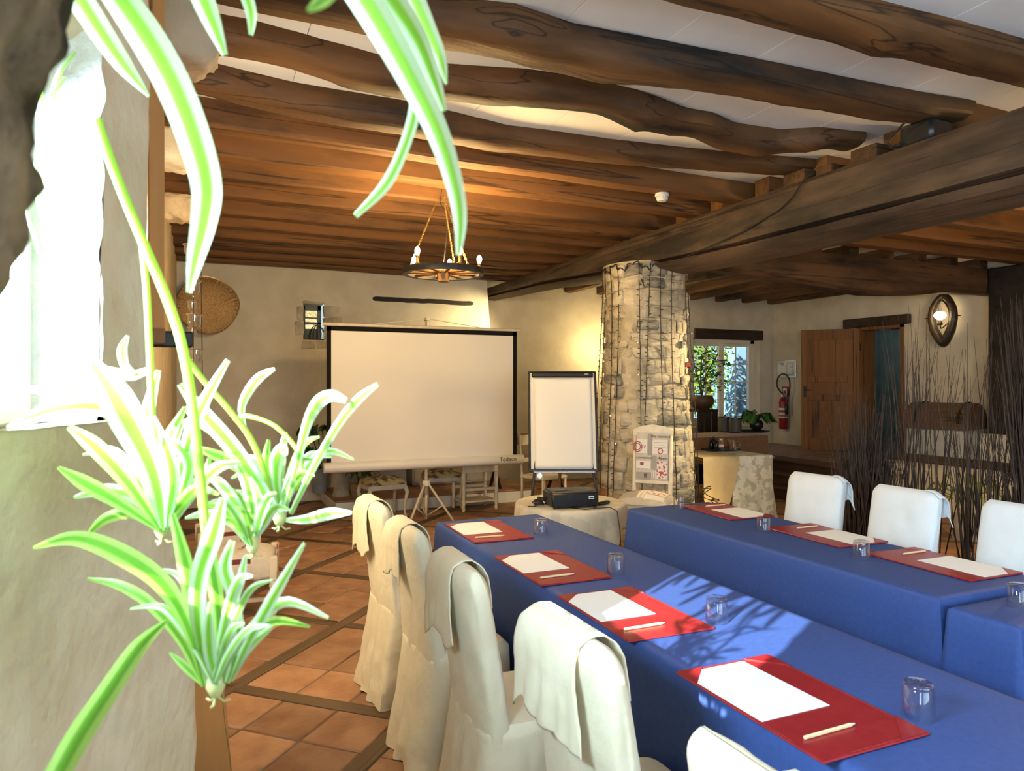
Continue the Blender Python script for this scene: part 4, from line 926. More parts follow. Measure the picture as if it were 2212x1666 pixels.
for px in ((901, 545), (893, 566), (972, 570), (993, 547), (1036, 563)):
    best = None
    for k in range(360):
        a = math.radians(k); q = cp+Vector((R_*math.cos(a), R_*math.sin(a), .03)); c = q.y*CY_+q.x*SY; u = 1106+FOC*(q.x*CY_-q.y*SY)/c; v = 830-FOC*(q.z+.075-EYE)/c
        dd = (u-px[0])**2+(v-px[1])**2*2
        if best is None or dd < best[0]: best = (dd, a)
    a = best[1]; x, y = (R_-.004)*math.cos(a), (R_-.004)*math.sin(a)
    mb = MB(); mb.lathe([(.020, .018), (.024, .026), (.012, .032), (.0125, .075), (.015, .078), (.015, .082)], (x, y, 0), 12); hd = obj('candle_holder', mb, BRASS, ch, 40)
    mb = MB(); mb.lathe([(.008, .082), (.016, .098), (.020, .115), (.015, .135), (.001, .148)], (x, y, 0), 14); obj('bulb', mb, BULB, hd, True)
    light('chandelier_lamp', 'POINT', cp+Vector((x*1.0, y*1.0, .19)), 30, (1, .66, .26), shadow_soft_size=.03)
top = at(958, 470, z=2.86)-cp
for a in (2.6, .35, -1.6):
    p0_ = Vector((R_*.93*math.cos(a), R_*.93*math.sin(a), .02)); h_ = hook if a != 2.6 else at(944, 432, z=3.065)-cp; n = int((h_-p0_).length/.022); mb = MB(); dd = (h_-p0_)/n
    for i in range(n):
        c = p0_+dd*(i+.5); ax = dd.normalized(); s1 = ax.orthogonal().normalized(); s2 = ax.cross(s1); sd = s1 if i % 2 else s2
        mb.tube([c+ax*.014*math.cos(t)+sd*.007*math.sin(t) for t in [2*PI*q/10 for q in range(11)]], .0022, 5, cap=False)
    obj('chain', mb, BRASS, ch, True)
mb = MB(); mb.tube([hook+Vector((-.02, -.02, .06)), hook+Vector((-.03, 0, -.05)), hook*.8+Vector((.02, 0, -.02)), hook*.5+Vector((.03, 0, 0)), (0, 0, .05)], .004, 6); obj('flex', mb, BLACK, ch, True)
# smoke detector
sd = at(1430, 424, z=3.02); dt = thing('smoke_detector', 'white round smoke detector screwed under a joist left of the girder', 'smoke detector', sd)
mb = MB(); mb.lathe([(.052, .022), (.056, .012), (.056, .0), (.05, -.006), (.001, -.006)], n=24); obj('base', mb, WHITEM, dt, 40)
mb = MB(); mb.lathe([(.040, -.006), (.042, -.03), (.034, -.040), (.001, -.042)], n=24)
for k in range(12):
    a = 2*PI*k/12; mb.cbox(-.003, .003, .040, .045, -.028, -.008, .001, M=Matrix.Rotation(a, 4, 'Z'))
obj('sensor_head', mb, WHITEM, dt, 40)
# ================================================================ CHIMNEY WALL
mb = MB(); n = 40; R = []
for i in range(n+1):
    x = 2.153+1.45*i/n; w = .008*nz((x*5, 0, 1), 1.5); e = .6 if i in (0, n) else 1
    z = 2.685+.003*math.sin(i*.3)
    R.append([Vector((x, YC-.03*e, z-.028*e+w)), Vector((x, YC-.035*e, z+.02*e+w)), Vector((x, YC+.01, z+.034*e+w)), Vector((x, YC+.01, z-.034*e+w))])
mb.loft(R); tag(obj('oak_strip', mb, BLACKW), 'rough black oak strip set in the wall above the projection screen', 'timber')
# niche with rough stone surround
ni = bpy.data.objects.new('window_4', None); COL.objects.link(ni); ni['kind'] = 'structure'
NST = M('niche_stone', (.40, .36, .29), (.62, .57, .47), rough=.95, sc=7, bump=.9, bsc=20, rvar=.15)
random.seed(4)
for x0, x1, z0, z1 in ((1.17, 1.243, 2.36, 2.54), (1.13, 1.245, 2.16, 2.35), (1.235, 1.52, 2.585, 2.62), (1.51, 1.70, 2.42, 2.56), (1.51, 1.74, 2.30, 2.41), (1.52, 1.62, 2.12, 2.29), (1.22, 1.40, 1.99, 2.10), (1.41, 1.58, 2.0, 2.10)):
    pm = MB(); pm.cbox(x0, x1, YC-.012, YC+.1, z0, z1, .012, jit=.012); obj('stone', pm, NST, ni, 60)
mb = MB(); mb.box(NX0-.0, NX1+.0, YC+.28, YC+.42, NZ0, NZ0+.30); mb.cbox(NX0+.05, NX1-.04, YC+.26, YC+.285, NZ0+.30, NZ0+.32, .003)
for x0, x1, z0, z1 in ((NX0, NX0+.06, NZ0, NZ1), (NX1-.05, NX1, NZ0, NZ1), (NX0, NX1, NZ1-.07, NZ1), (NX0, NX1, 2.33, 2.36)): mb.cbox(x0, x1, YC+.25, YC+.3, z0, z1, .004)
obj('window_frame', mb, M('niche_frame', (.16, .18, .18), rough=.8), ni)
NICHE_GLOW = glow('niche_pane_daylight_glow', (.95, .80, .38), 1.0)  # daylight put into the pane as its own glow; closed wall behind
LV = bpy.data.materials['niche_pane_daylight_glow']; t_ = LV.node_tree; nn = _n(t_, 'ShaderNodeTexNoise'); nn.inputs['Scale'].default_value = 26; nn.inputs['Distortion'].default_value = 3
rr_ = _n(t_, 'ShaderNodeValToRGB'); e_ = rr_.color_ramp.elements; e_[0].position = .42; e_[0].color = (.10, .10, .03, 1); e_[1].position = .56; e_[1].color = (1, .86, .5, 1)
tcn = _n(t_, 'ShaderNodeTexCoord'); t_.links.new(tcn.outputs['Object'], nn.inputs['Vector']); t_.links.new(nn.outputs['Fac'], rr_.inputs[0]); t_.links.new(rr_.outputs[0], t_.nodes['Principled BSDF'].inputs['Emission Color'])
mb = MB(); mb.box(NX0+.06, NX1-.05, YC+.27, YC+.275, 2.36, NZ1-.07); obj('pane', mb, NICHE_GLOW, ni)
mb = MB(); mb.box(NX0+.06, NX1-.05, YC+.262, YC+.267, 2.27, 2.325); obj('pane', mb, NICHE_GLOW, ni)
cg = thing('wire_cage', 'small domed wire cage standing in the wall niche', 'wire cage', (1.43, YC+.08, NZ0))
mb = MB()
for k in range(6):
    a = PI*k/6; mb.tube([(.11*math.cos(b)*math.cos(a), .07*math.cos(b)*math.sin(a), .01+.19*math.sin(b)) for b in [PI*q/12 for q in range(13)]], .0038, 5)
obj('wires', mb, IRON, cg, True)
mb = MB(); mb.lathe([(.11, 0), (.118, .006), (.11, .012), (.102, .006), (.11, 0)], n=24, cap=False); obj('base_ring', mb, IRON, cg, True)
# winnowing basket
WICK = M('wicker', (.20, .115, .04), (.34, .21, .085), rough=.8, sc=60, st=(1, .15, 1), bump=.6, bsc=120)
bc = at(444, 664, Y=YC-.12)+Vector((.03, 0, 0))
bk = thing('wicker_basket', 'big flat round wicker basket hung on the chimney wall', 'basket', (bc.x, YC-.05, bc.z))
bk.rotation_euler = (-.10, -.35, .0)
mb = MB()
def bf(u, v):
    a = 2*PI*u; r = .335*v; k = .02*math.cos(a*34)*v*v*.4
    x = r*math.cos(a)*(1+.06*math.cos(2*a+.6)); z = r*math.sin(a)*(1-.05*math.cos(2*a+.6))
    return Vector((x, -.02-.16*v**2.2*(1 if math.sin(a+.5) > -2 else 1)+k*.4, z))
mb.grid(bf, 136, 16); obj('woven_body', mb, WICK, bk, True, th=.008)
mb = MB(); mb.tube([bf(k/64, 1.0) for k in range(65)], .011, 8, cap=False); obj('rim', mb, WICK, bk, True)
mb = MB()
for k in range(48): a = bf(k/48, 1.0); b = bf(k/48, .88); mb.tube([b+Vector((0, -.008, 0)), a+Vector((0, -.012, 0))], .005, 5)
obj('rim_binding', mb, WICK, bk, True, kind='stuff')
# glass tealight string in front of the window
gs = thing('tealight_mobile', 'string of hanging glass tealight cups by the left wall', 'tealight mobile', (0, 0, 0))
CUP = glassy('cup_glass', (.97, .98, .98), .10, .9)
tp = at(418, 470, c=4.3)
mb = MB(); mb.tube([(tp.x, tp.y, 3.0), at(418, 800, c=4.3)], .0022, 5); obj('wire', mb, IRON, gs)
mb = MB(); mb.tube([at(433, 560, c=4.35)+Vector((0, 0, .35)), at(438, 880, c=4.35)], .003, 5); obj('wire', mb, IRON, gs)
for px, py, s_ in ((408, 540, .9), (419, 622, 1.15), (415, 662, .8), (420, 695, 1.2), (415, 717, .75), (424, 770, 1.2)):
    p = at(px, py, c=4.3); mb = MB(); k = .034*s_
    mb.lathe([(k*.15, -k*1.5), (k*.2, -k*1.2), (k*.55, -k*1.05), (k*.9, -k*.4), (k*.92, k*.8), (k*1.12, k*1.0), (k*1.12, k*1.1), (k*.86, k*.95), (k*.84, -k*.3), (k*.4, -k*.9)], p, 18, cap=False); cp_ = obj('glass_cup', mb, CUP, gs, 50)
    mb = MB(); mb.lathe([(k*1.13, k*1.0), (k*1.17, k*1.06), (k*1.13, k*1.12)], p, 18, cap=False); obj('wire_ring', mb, CHROME, cp_)
# ================================================================ STOOLS, HEARTH POTS, TRESTLE
FLOR = M('floral_seat', (.46, .38, .17), (.13, .06, .045), rough=.9, sc=13, lo=.46, hi=.58, detail=3, bump=.1)
GREYW = M('grey_white_paint', (.46, .44, .39), (.56, .53, .46), rough=.55, sc=10)
def cabriole_stool(loc, rz, label):
    t = thing('stool', label, 'stool', loc, rz, 'floral stools')
    mb = MB(); mb.grid(lambda u, v: Vector(((u-.5)*.46, (v-.5)*.38, .40+.085*(max(0, math.sin(PI*u))**.3)*(max(0, math.sin(PI*v))**.3))), 20, 18); mb.box(-.22, .22, -.18, .18, .39, .405); obj('cushion', mb, FLOR, t, 50)
    mb = MB(); mb.cbox(-.225, .225, -.185, .185, .335, .395, .01); obj('apron', mb, GREYW, t)
    for sx in (-1, 1):
        for sy in (-1, 1): mb = MB(); mb.tube([(sx*.20, sy*.16, .38), (sx*.225, sy*.185, .30), (sx*.20, sy*.16, .15), (sx*.205, sy*.165, .05), (sx*.225, sy*.185, .0)], [.026, .024, .016, .014, .02], 10); lg = obj('leg', mb, GREYW, t, True); mb = MB(); mb.sphere((sx*.232, sy*.19, .016), .016); obj('caster', mb, BLACK, lg, True)
    return t
s1 = at(832, 1122, z=0); cabriole_stool((s1.x, s1.y+.12, 0), .12, 'floral stool with grey-white legs nearer the tripod screen')
s2 = at(948, 1086, z=0); cabriole_stool((s2.x-.08, s2.y-.35, 0), -.1, 'floral stool farther back behind the tripod pole')
# white wooden side table behind
st = thing('side_table', 'worn cream side table with turned legs behind the projection screen', 'side table', (3.10, 8.20, 0), .05)
mb = MB(); mb.cbox(-.26, .26, -.2, .2, .56, .60, .006); mb.cbox(-.235, .235, -.18, .18, .46, .56, .004); obj('tabletop', mb, CREAMW, st)
for sx in (-1, 1):
    for sy in (-1, 1): mb = MB(); mb.lathe([(.016, 0), (.024, .03), (.016, .06), (.025, .10), (.018, .16), (.026, .24), (.02, .30), (.028, .40), (.024, .47)], (sx*.215, sy*.16, 0), 12); obj('leg', mb, CREAMW, st, 40)
mb = MB(); mb.cbox(-.21, .21, -.175, -.145, .24, .275, .005); mb.cbox(-.21, .21, .145, .175, .24, .275, .005); mb.cbox(-.225, .225, -.17, .17, .10, .12, .004); obj('stretcher', mb, CREAMW, st)
# printed footstools by the left wall
def print_stool(loc, rz, label):
    t = thing('footstool', label, 'stool', loc, rz, 'letter-print stools by the left wall')
    mb = MB(); mb.grid(lambda u, v: Vector(((u-.5)*.44, (v-.5)*.46, .30+.17*(max(0, math.sin(PI*u))**.18)*(max(0, math.sin(PI*v))**.18))), 26, 26); mb.box(-.215, .215, -.225, .225, .29, .305); obj_ = obj('seat', mb, LIN, t, 60)
    for x0, x1, y0, y1, m in ((.221, .2235, -.17, -.02, LING), (.221, .2235, .06, .15, LINR)): mb = MB(); mb.box(x0-.012, x1-.006, y0, y1, .33, .43); obj('print_patch', mb, m, obj_)
    mb = MB(); mb.box(-.1, .06, -.2285+.012, -.2265+.010, .33, .42); obj('print_patch', mb, LINR, obj_)
    text('print_lettering', 'Correspond', .045, INK, obj_, (.02, -.05, .4715), (0, 0, 1.3))
    mb = MB(); mb.loft([[Vector((.02+rr*math.cos(2*PI*k/24), .12+rr*math.sin(2*PI*k/24), zz)) for k in range(24)] for rr, zz in ((.05, .470), (.05, .4718), (.04, .4718), (.04, .470))], cap=False); obj('postmark', mb, INKR, obj_)
    for sx in (-1, 1):
        for sy in (-1, 1):
            mb = MB(); mb.cbox(sx*.195-.026, sx*.195+.026, sy*.205-.026, sy*.205+.026, .27, .425, .006); mb.lathe([(.018, .0), (.027, .02), (.02, .045), (.025, .06)], (sx*.195, sy*.205, 0), 12)
            mb.cbox(sx*.195-.024, sx*.195+.024, sy*.205-.024, sy*.205+.024, .06, .13, .004); mb.lathe([(.016, .13), (.025, .17), (.016, .21), (.026, .235), (.018, .27)], (sx*.195, sy*.205, 0), 12); obj('leg', mb, CREAMW, t, 40)
    for sx in (-1, 1): mb = MB(); mb.cbox(sx*.195-.014, sx*.195+.014, -.2, .2, .08, .11, .003); obj('stretcher', mb, CREAMW, t)
    mb = MB(); mb.cbox(-.195, .195, -.014, .014, .082, .108, .003); obj('stretcher', mb, CREAMW, t); return t
print_stool((.265, 5.02, 0), -.12, 'letter-print stool with cream turned legs, nearer of the two by the left wall')
print_stool((.20, 5.95, 0), .05, 'letter-print stool farther along the left wall, mostly hidden by the other')
# pots and plants on the hearth
DLEAF = M('dark_leaf', (.012, .05, .018), (.03, .10, .03), rough=.35, sc=8)
def leafplant(parent, base, n, ln, wd, up, seed, mat=DLEAF, droop=.6, name='leaf', r0=.02):
    random.seed(seed)
    for k in range(n):
        a = 2*PI*k/n*2.4+rnd(-.3, .3); L_ = ln*rnd(.7, 1.15); u_ = up*rnd(.6, 1.2); d = Vector((math.cos(a), math.sin(a), 0)); sd_ = Vector((-d.y, d.x, 0)); b = Vector(base)+d*r0
        pts = [b, b+d*L_*.25+Vector((0, 0, u_*.8)), b+d*L_*.6+Vector((0, 0, u_*1.05)), b+d*L_+Vector((0, 0, u_*(1-droop)))]
        def lf(u, v):
            f = v*3; i = min(int(f), 2); tt = f-i; p = pts[i].lerp(pts[i+1], tt); w = wd*(.08 if v < .3 else math.sin(PI*min(1, (v-.28)/.72))**.7)
            return p+sd_*(u-.5)*w+Vector((0, 0, -.25*w*(1-abs(2*u-1))))
        mb = MB(); mb.grid(lf, 4, 12); obj(name, mb, mat, parent, True)
STV = M('stone_vase', (.33, .30, .25), (.46, .42, .35), rough=.95, sc=8, bump=.5)
ZINC = M('zinc', (.20, .23, .25), (.28, .31, .33), rough=.5, sc=9)
v1 = at(737, 1062, Y=8.85); vs = thing('stone_vase', 'rough pale stone pedestal vase standing on the tiled hearth', 'vase', (v1.x, 8.85, HZ))
mb = MB(); mb.lathe([(.11, 0), (.095, .05), (.085, .25), (.095, .45), (.12, .52), (.10, .53), (.08, .45), (.001, .44)], n=24); obj('body', mb, STV, vs, 40)
v2 = at(690, 1050, Y=9.2); zb = thing('potted_plant', 'tall dark leafy plant in a zinc bucket left of the projection screen', 'plant', (v2.x, 9.2, HZ))
mb = MB(); mb.lathe([(.085, 0), (.125, .30), (.13, .31), (.118, .30), (.08, .28), (.001, .28)], n=24); obj('pot', mb, ZINC, zb, 40)
for k in range(3): mb = MB(); mb.tube([(0, 0, .25), (-.05+.05*k, -.05, .55), (-.12+.07*k, -.1, .80)], .008, 6); obj('stem', mb, DLEAF, zb)
leafplant(zb, (-.06, -.06, .45), 9, .34, .12, .12, 51, droop=1.6); leafplant(zb, (-.08, -.08, .70), 7, .28, .11, .14, 52, droop=1.0)
v3 = at(778, 1062, Y=8.6); fp = thing('potted_plant', 'small dark strappy plant in a low pot at the hearth edge', 'plant', (v3.x, 8.6, HZ))
mb = MB(); mb.lathe([(.09, 0), (.12, .10), (.125, .17), (.11, .16), (.001, .15)], n=22); obj('pot', mb, M('basket_pot', (.22, .17, .10), (.32, .25, .16), rough=.9, sc=30), fp, 40)
leafplant(fp, (0, 0, .15), 18, .24, .045, .20, 53, droop=.5)
# grey-white low chest on the hearth (fireplace front)
mb = MB(); mb.cbox(1.72, 2.5, 9.15, 9.55, HZ, .62, .01); fpx = tag(obj('low_chest', mb, GREYW), 'plain grey-white low chest on the hearth behind the stools', 'chest')
mb = MB(); mb.cbox(1.69, 2.53, 9.12, 9.56, .62, .65, .008); obj('lid', mb, CREAMW, fpx)
mb = MB(); mb.cbox(2.62, 3.75, 9.3, 9.56, HZ, .50, .01); b2 = tag(obj('low_cupboard', mb, GREYW), 'long low pale cupboard on the hearth behind the cream side table', 'cupboard')
for k in range(3): mb = MB(); mb.cbox(2.65+.365*k, 2.985+.365*k, 9.285, 9.302, HZ+.03, .47, .004); obj('cupboard_door', mb, GREYW, b2)
mb = MB(); mb.cbox(2.58, 3.80, 9.27, 9.57, .50, .54, .006); obj('cupboard_top', mb, DOORW, b2)
# trestle with a wooden board behind the flip chart
tb_ = thing('trestle_table', 'brown board on black crossed trestle legs behind the flip chart', 'table', (4.05, 8.75, 0))
mb = MB(); mb.cbox(-.60, .60, -.30, .30, .80, .84, .006); mb.cbox(-.60, .60, -.31, -.29, .74, .84, .004); obj('tabletop', mb, DOORW, tb_)
for sx in (-.45, .45):
    for s_ in (-1, 1): mb = MB(); mb.tube([(sx, s_*.26, .015), (sx, -s_*.24, .80)], .022, 8); obj('leg', mb, BLACK, tb_)
wc = thing('wooden_chair', 'cream wooden chair half hidden behind the flip chart', 'chair', (3.72, 7.55, 0), .3)
mb = MB(); mb.cbox(-.2, .2, -.2, .2, .42, .46, .01); obj('seat', mb, CREAMW, wc)
for sx in (-1, 1): mb = MB(); mb.tube([(sx*.18, .18, 0), (sx*.18, .18, .45), (sx*.18, .23, .95)], .016); obj('leg', mb, CREAMW, wc, True); mb = MB(); mb.tube([(sx*.18, -.18, 0), (sx*.18, -.18, .43)], .016); obj('leg', mb, CREAMW, wc, True)
mb = MB(); mb.cbox(-.18, .18, .205, .225, .80, .92, .006); mb.cbox(-.18, .18, .185, .205, .60, .65, .006); obj('backrest', mb, CREAMW, wc)
# ================================================================ BUFFET BY THE FAR WINDOW
random.seed(61)
BROWNC = M('brown_cloth', (.16, .088, .045), (.20, .11, .058), rough=.9, sc=30, bump=.1, sheen=.2)
bt = thing('buffet_table', 'buffet table under the brown cloth below the far window', 'table', (6.2, 8.0, 0), 0)
bx0, bx1, by0, by1 = 5.0, 7.22, 7.62, 8.42
mb = MB(); mb.cbox(-1.17, .99, -.35, .39, .785, .808, .004); obj('tabletop', mb, DOORW, bt)
for x in (-1.05, .87):
    for y in (-.25, .3): mb = MB(); mb.tube([(x, y, 0), (x, y, .786)], .022); obj('leg', mb, BLACK, bt)
mb = MB(); N = 160; rings = []; per = []
for k in range(N):
    s_ = k/N*2*(bx1-bx0+by1-by0); a, b = bx1-bx0, by1-by0
    if s_ < a: per.append((bx0+s_, by0, 0, -1))
    elif s_ < a+b: per.append((bx1, by0+s_-a, 1, 0))
    elif s_ < 2*a+b: per.append((bx1-(s_-a-b), by1, 0, 1))
    else: per.append((bx0, by1-(s_-2*a-b), -1, 0))
for off, z in [(-.05, .82), (0, .819), (.006, .808), (.012, .70), (.02, .58), (.03, .47)]:
    rings.append([Vector((x+ex*(off+(.82-z)*.05*nz((x*3, y*3, 0), 2)), y+ey*(off+(.82-z)*.06*nz((x*3, y*3, 2), 2)), z)) for x, y, ex, ey in per])
mb.loft(rings, cap=False); mb.add(rings[0], [list(range(N))]); tag(obj('brown_tablecloth', mb, BROWNC, smooth=40), 'plain brown cloth over the buffet table below the far window', 'tablecloth')
tr0 = at(1612, 931, z=.835); tyl = thing('serving_tray', 'black oval tray under the two canisters and the leafy plant', 'tray', (tr0.x, tr0.y, .8215), -.55)
mb = MB(); mb.lathe([(.001, .006), (.30, .006), (.34, .024), (.345, .022), (.31, .0), (.001, 0)], n=40); mb.v = [Vector((v.x, v.y*.62, v.z)) for v in mb.v]; obj('tray_body', mb, BLACK, tyl, 40)
def canister(px, py, s_, lab):
    p = at(px, py, z=.832); t = thing('canister', lab, 'canister', (p.x, p.y, .8285), 0, 'black canisters on the tray')
    mb = MB(); mb.lathe([(.085*s_, 0), (.095*s_, .01), (.095*s_, .19*s_), (.088*s_, .205*s_)], n=24); obj('body', mb, DGREY, t, 40)
    mb = MB(); mb.lathe([(.092*s_, .203*s_), (.09*s_, .225*s_), (.015, .232*s_), (.015, .25*s_), (.001, .252*s_)], n=24); obj('lid', mb, BLACK, t, 40)
canister(1566, 932, 1.0, 'larger dark grey canister on the black tray'); canister(1588, 934, .95, 'smaller dark canister between the larger one and the leafy plant')
pp = at(1634, 930, z=.832); lp = thing('potted_plant', 'glossy leafy plant in a round black pot on the buffet tray', 'plant', (pp.x, pp.y, .8285))
mb = MB(); mb.lathe([(.05, 0), (.095, .05), (.10, .11), (.075, .155), (.065, .15), (.001, .14)], n=24); obj('pot', mb, BLACK, lp, 40)
leafplant(lp, (0, 0, .14), 16, .30, .13, .14, 71, M('fresh_leaf', (.02, .09, .02), (.06, .17, .04), rough=.3, sc=6), droop=1.3)
# plant stand with jar and bush before the window
sp = at(1516, 935, Y=8.95); ps = thing('plant_stand', 'black slatted plant stand in front of the far window', 'stand', (sp.x, 8.95, 0))
tz = at(1516, 884, Y=8.95).z
mb = MB(); mb.cbox(-.19, .19, -.16, .16, tz-.04, tz, .006); obj('top', mb, BLACKW, ps)
for k in range(3): mb = MB(); mb.cbox(-.19+.135*k, -.08+.135*k, -.15, -.12, .02, tz-.04, .005); obj('slat', mb, BLACKW, ps)
for y in (-.15, .13): mb = MB(); mb.cbox(-.19, .19, y, y+.02, 0, .05, .004); obj('rail', mb, BLACKW, ps)
for sx in (-1, 1): mb = MB(); mb.cbox(sx*.17-.02, sx*.17+.02, .11, .15, 0, tz-.04, .004); obj('leg', mb, BLACKW, ps)
bj = thing('potted_bush', 'bushy green houseplant in a brown jar on the black stand', 'plant', (sp.x, 8.95, tz))
mb = MB(); mb.lathe([(.11, 0), (.16, .05), (.19, .13), (.165, .20), (.16, .215), (.145, .21), (.001, .19)], n=26); obj('pot', mb, M('brown_jar', (.055, .03, .02), (.09, .05, .03), rough=.5, sc=8), bj, 40)
for k in range(5): mb = MB(); a = k*1.26; mb.tube([(0, 0, .18), (.06*math.cos(a), .06*math.sin(a), .5), (.22*math.cos(a)+.08, .2*math.sin(a), .85)], .008, 6); obj('stem', mb, PLANKW, bj, True)
leafcloud('foliage', bj, M('bush_leaf', (.02, .08, .02), (.07, .20, .05), rough=.5, sc=3, trans=.25), (.10, 0, .58), .44, 520, .042, 9, (1.0, .8, .85))
# ================================================================ FLAP TABLE WITH PATTERNED CLOTH
LEAFC = M('leaf_damask', (.60, .64, .61), (.40, .43, .40), rough=.8, sc=13, lo=.50, hi=.56, detail=3, bump=.08, bsc=200)
tc_ = thing('tea_table', 'tea table with a leaf-patterned cloth right of the pillar', 'table', (5.32, 6.32, 0), -.05)
mb = MB(); mb.cbox(-.46, .46, -.30, .34, .715, .745, .005); obj('tabletop', mb, DOORW, tc_)
for sx in (-1, 1):
    for sy in (-1, 1): mb = MB(); mb.lathe([(.018, 0), (.028, .05), (.02, .2), (.03, .5), (.03, .72)], (sx*.38, sy*.24, 0), 12); obj('leg', mb, DOORW, tc_, 40)
mb = MB(); N = 60
def tcl(u, v):
    x = -.13+.62*u; d = v*1.55
    w = max(0, d-.70)
    if d < .70: y, z = .36-d, .752
    else: y, z = -.345-.02*w, .752-(d-.70)*.82
    if u > .84: # right edge folds over the side
        e = (u-.84)/.16; x = -.13+.62*.84+.012+.10*e*(.3+w*1.4); z -= .0*e+e*(.0 if d < .7 else .06*w); y += .10*e if d > .7 else 0
        if d < .70: z -= e*.02
    return Vector((x, y+.012*nz((x*6, z*4, 1), 2)*(w > 0)+.008*math.sin(x*30)*w, z))
mb.grid(tcl, 40, 60); o = obj('tea_tablecloth', mb, LEAFC, None, 60, th=.003); o.location = (5.32, 6.32, 0); o.rotation_euler = (0, 0, -.05); tag(o, 'grey-green leaf-patterned cloth hanging from the tea table', 'tablecloth')
CREAMC = M('cream_cloth', (.58, .47, .27), (.62, .51, .31), rough=.9, sc=20, bump=.1, trans=.2)
mb = MB()
def tc2(u, v):
    x = -.50+.46*u; e = (1-(abs(2*u-.75)/1.3)**2.2); ln = .62*max(.02, e)
    d = v*(.70+ln)
    y, z = (.352-d, .7555+.0012) if d < .70 else (-.352-.03*(d-.7), .7565-(d-.70))
    return Vector((x, y+.010*nz((x*5, z*4, 4), 2)*(d > .7), z))
mb.grid(tc2, 30, 50); o = obj('cream_tablecloth', mb, CREAMC, None, 60, th=.003); o.location = (5.32, 6.32, 0); o.rotation_euler = (0, 0, -.05); tag(o, 'cream cloth with a rounded hem, lit golden, on the tea table beside the pillar', 'tablecloth')
# jars on the tea table
tp0 = at(1560, 972, z=.762)
tt = thing('tea_tray', 'small black tray holding bottles and mugs on the tea table', 'tray', (tp0.x-.02, tp0.y, .7595), -.1)
mb = MB(); mb.cbox(-.20, .20, -.10, .10, 0, .006, .002)
for a in (((-.20, .20, -.10, -.094)), (-.20, .20, .094, .10), (-.20, -.194, -.10, .10), (.194, .20, -.10, .10)): mb.box(*a, .0, .022)
obj('tray_body', mb, BLACK, tt)
DB = M('dark_bottle', (.006, .007, .010), rough=.08)
for k, (px, py, lab) in enumerate(((1536, 973, 'left black glass bottle on the small tea tray'), (1547, 974, 'black glass bottle next to the labelled jar on the tea tray'), (1541, 970, 'black glass bottle at the back of the tea tray'))):
    p = at(px, py, z=.765); t = thing('bottle', lab, 'bottle', (p.x, p.y, .766), 0, 'black bottles on the tea tray')
    mb = MB(); mb.lathe([(.028, 0), (.031, .006), (.031, .085), (.022, .105), (.014, .115), (.014, .125)], n=18); obj('body', mb, DB, t, 40)
    mb = MB(); mb.lathe([(.016, .122), (.016, .145), (.001, .147)], n=14); obj('cap', mb, BLACK, t, 40)
p = at(1557, 974, z=.765); t = thing('labelled_jar', 'glass jar with a pink and white label on the tea tray', 'jar', (p.x, p.y, .766))
mb = MB(); mb.lathe([(.030, 0), (.033, .005), (.033, .115), (.028, .125)], n=20); obj('body', mb, CUP, t, 40)
mb = MB(); mb.lathe([(.0336, .035), (.0336, .085)], n=20, cap=False); obj('label', mb, LINR, t); mb = MB(); mb.lathe([(.0338, .05), (.0338, .072)], n=20, cap=False); obj('label_band', mb, LINW, t)
mb = MB(); mb.lathe([(.031, .12), (.031, .14), (.001, .142)], n=20); obj('lid', mb, BRASS, t, 40)
TEA = M('tea_sachets', (.25, .05, .02), (.42, .16, .06), rough=.6, sc=40)
p = at(1581, 973, z=.765); t = thing('glass_mug', 'big clear glass mug holding red-brown sachets on the tea tray', 'mug', (p.x, p.y, .766), -.3)
mb = MB(); mb.lathe([(.04, 0), (.052, .006), (.054, .12), (.051, .12), (.049, .01), (.001, .008)], n=26, cap=False); obj('body', mb, CUP, t, 40)
mb = MB(); mb.tube([(.053, 0, .10), (.085, 0, .10), (.098, 0, .075), (.095, 0, .04), (.075, 0, .025), (.052, 0, .03)], .007, 8); obj('handle', mb, CUP, t, True)
random.seed(3)
for k in range(9): mb = MB(); mb.cbox(-.018, .018, -.003, .003, 0, .055, .001, M=Matrix.Translation((rnd(-.022, .022), rnd(-.022, .022), .012+.02*rnd(0, 1))) @ Matrix.Rotation(rnd(0, 3), 4, 'Z') @ Matrix.Rotation(rnd(-.2, .2), 4, 'X')); obj('sachet', mb, TEA, t)
# ================================================================ DOOR WALL
RED = M('red_enamel', (.30, .012, .018), rough=.3)
ex_ = at(1693, 884, X=XR-.08); t = thing('fire_extinguisher', 'red fire extinguisher with a black hose on the wall by the door', 'fire extinguisher', (XR-.085, ex_.y, .72))
mb = MB(); mb.lathe([(.07, 0), (.078, .02), (.078, .48), (.06, .54), (.03, .56), (.03, .58)], n=24); b_ = obj('body', mb, RED, t, 40)
mb = MB(); mb.lathe([(.079, .20), (.079, .38)], n=24, cap=False); obj('label', mb, LINW, b_)
mb = MB(); mb.lathe([(.0795, .23), (.0795, .25)], n=24, cap=False); mb.lathe([(.0795, .30), (.0795, .34)], n=24, cap=False); obj('label_band', mb, RED, b_)
mb = MB(); mb.cbox(-.025, .025, -.03, .03, .58, .63, .006); mb.tube([(0, -.02, .63), (-.06, -.04, .67)], .009); mb.tube([(0, -.02, .60), (-.07, -.05, .60)], .009); obj('valve_handle', mb, CHROME, t)
mb = MB(); mb.tube(catmull([Vector(q) for q in ((-.02, -.03, .60), (-.03, .12, .76), (-.03, .10, .92), (-.03, -.02, .99), (-.03, -.15, .92), (-.03, -.18, .76), (-.03, -.13, .60), (-.05, -.12, .45))], 6), .013, 8); obj('hose', mb, BLACK, t, True)
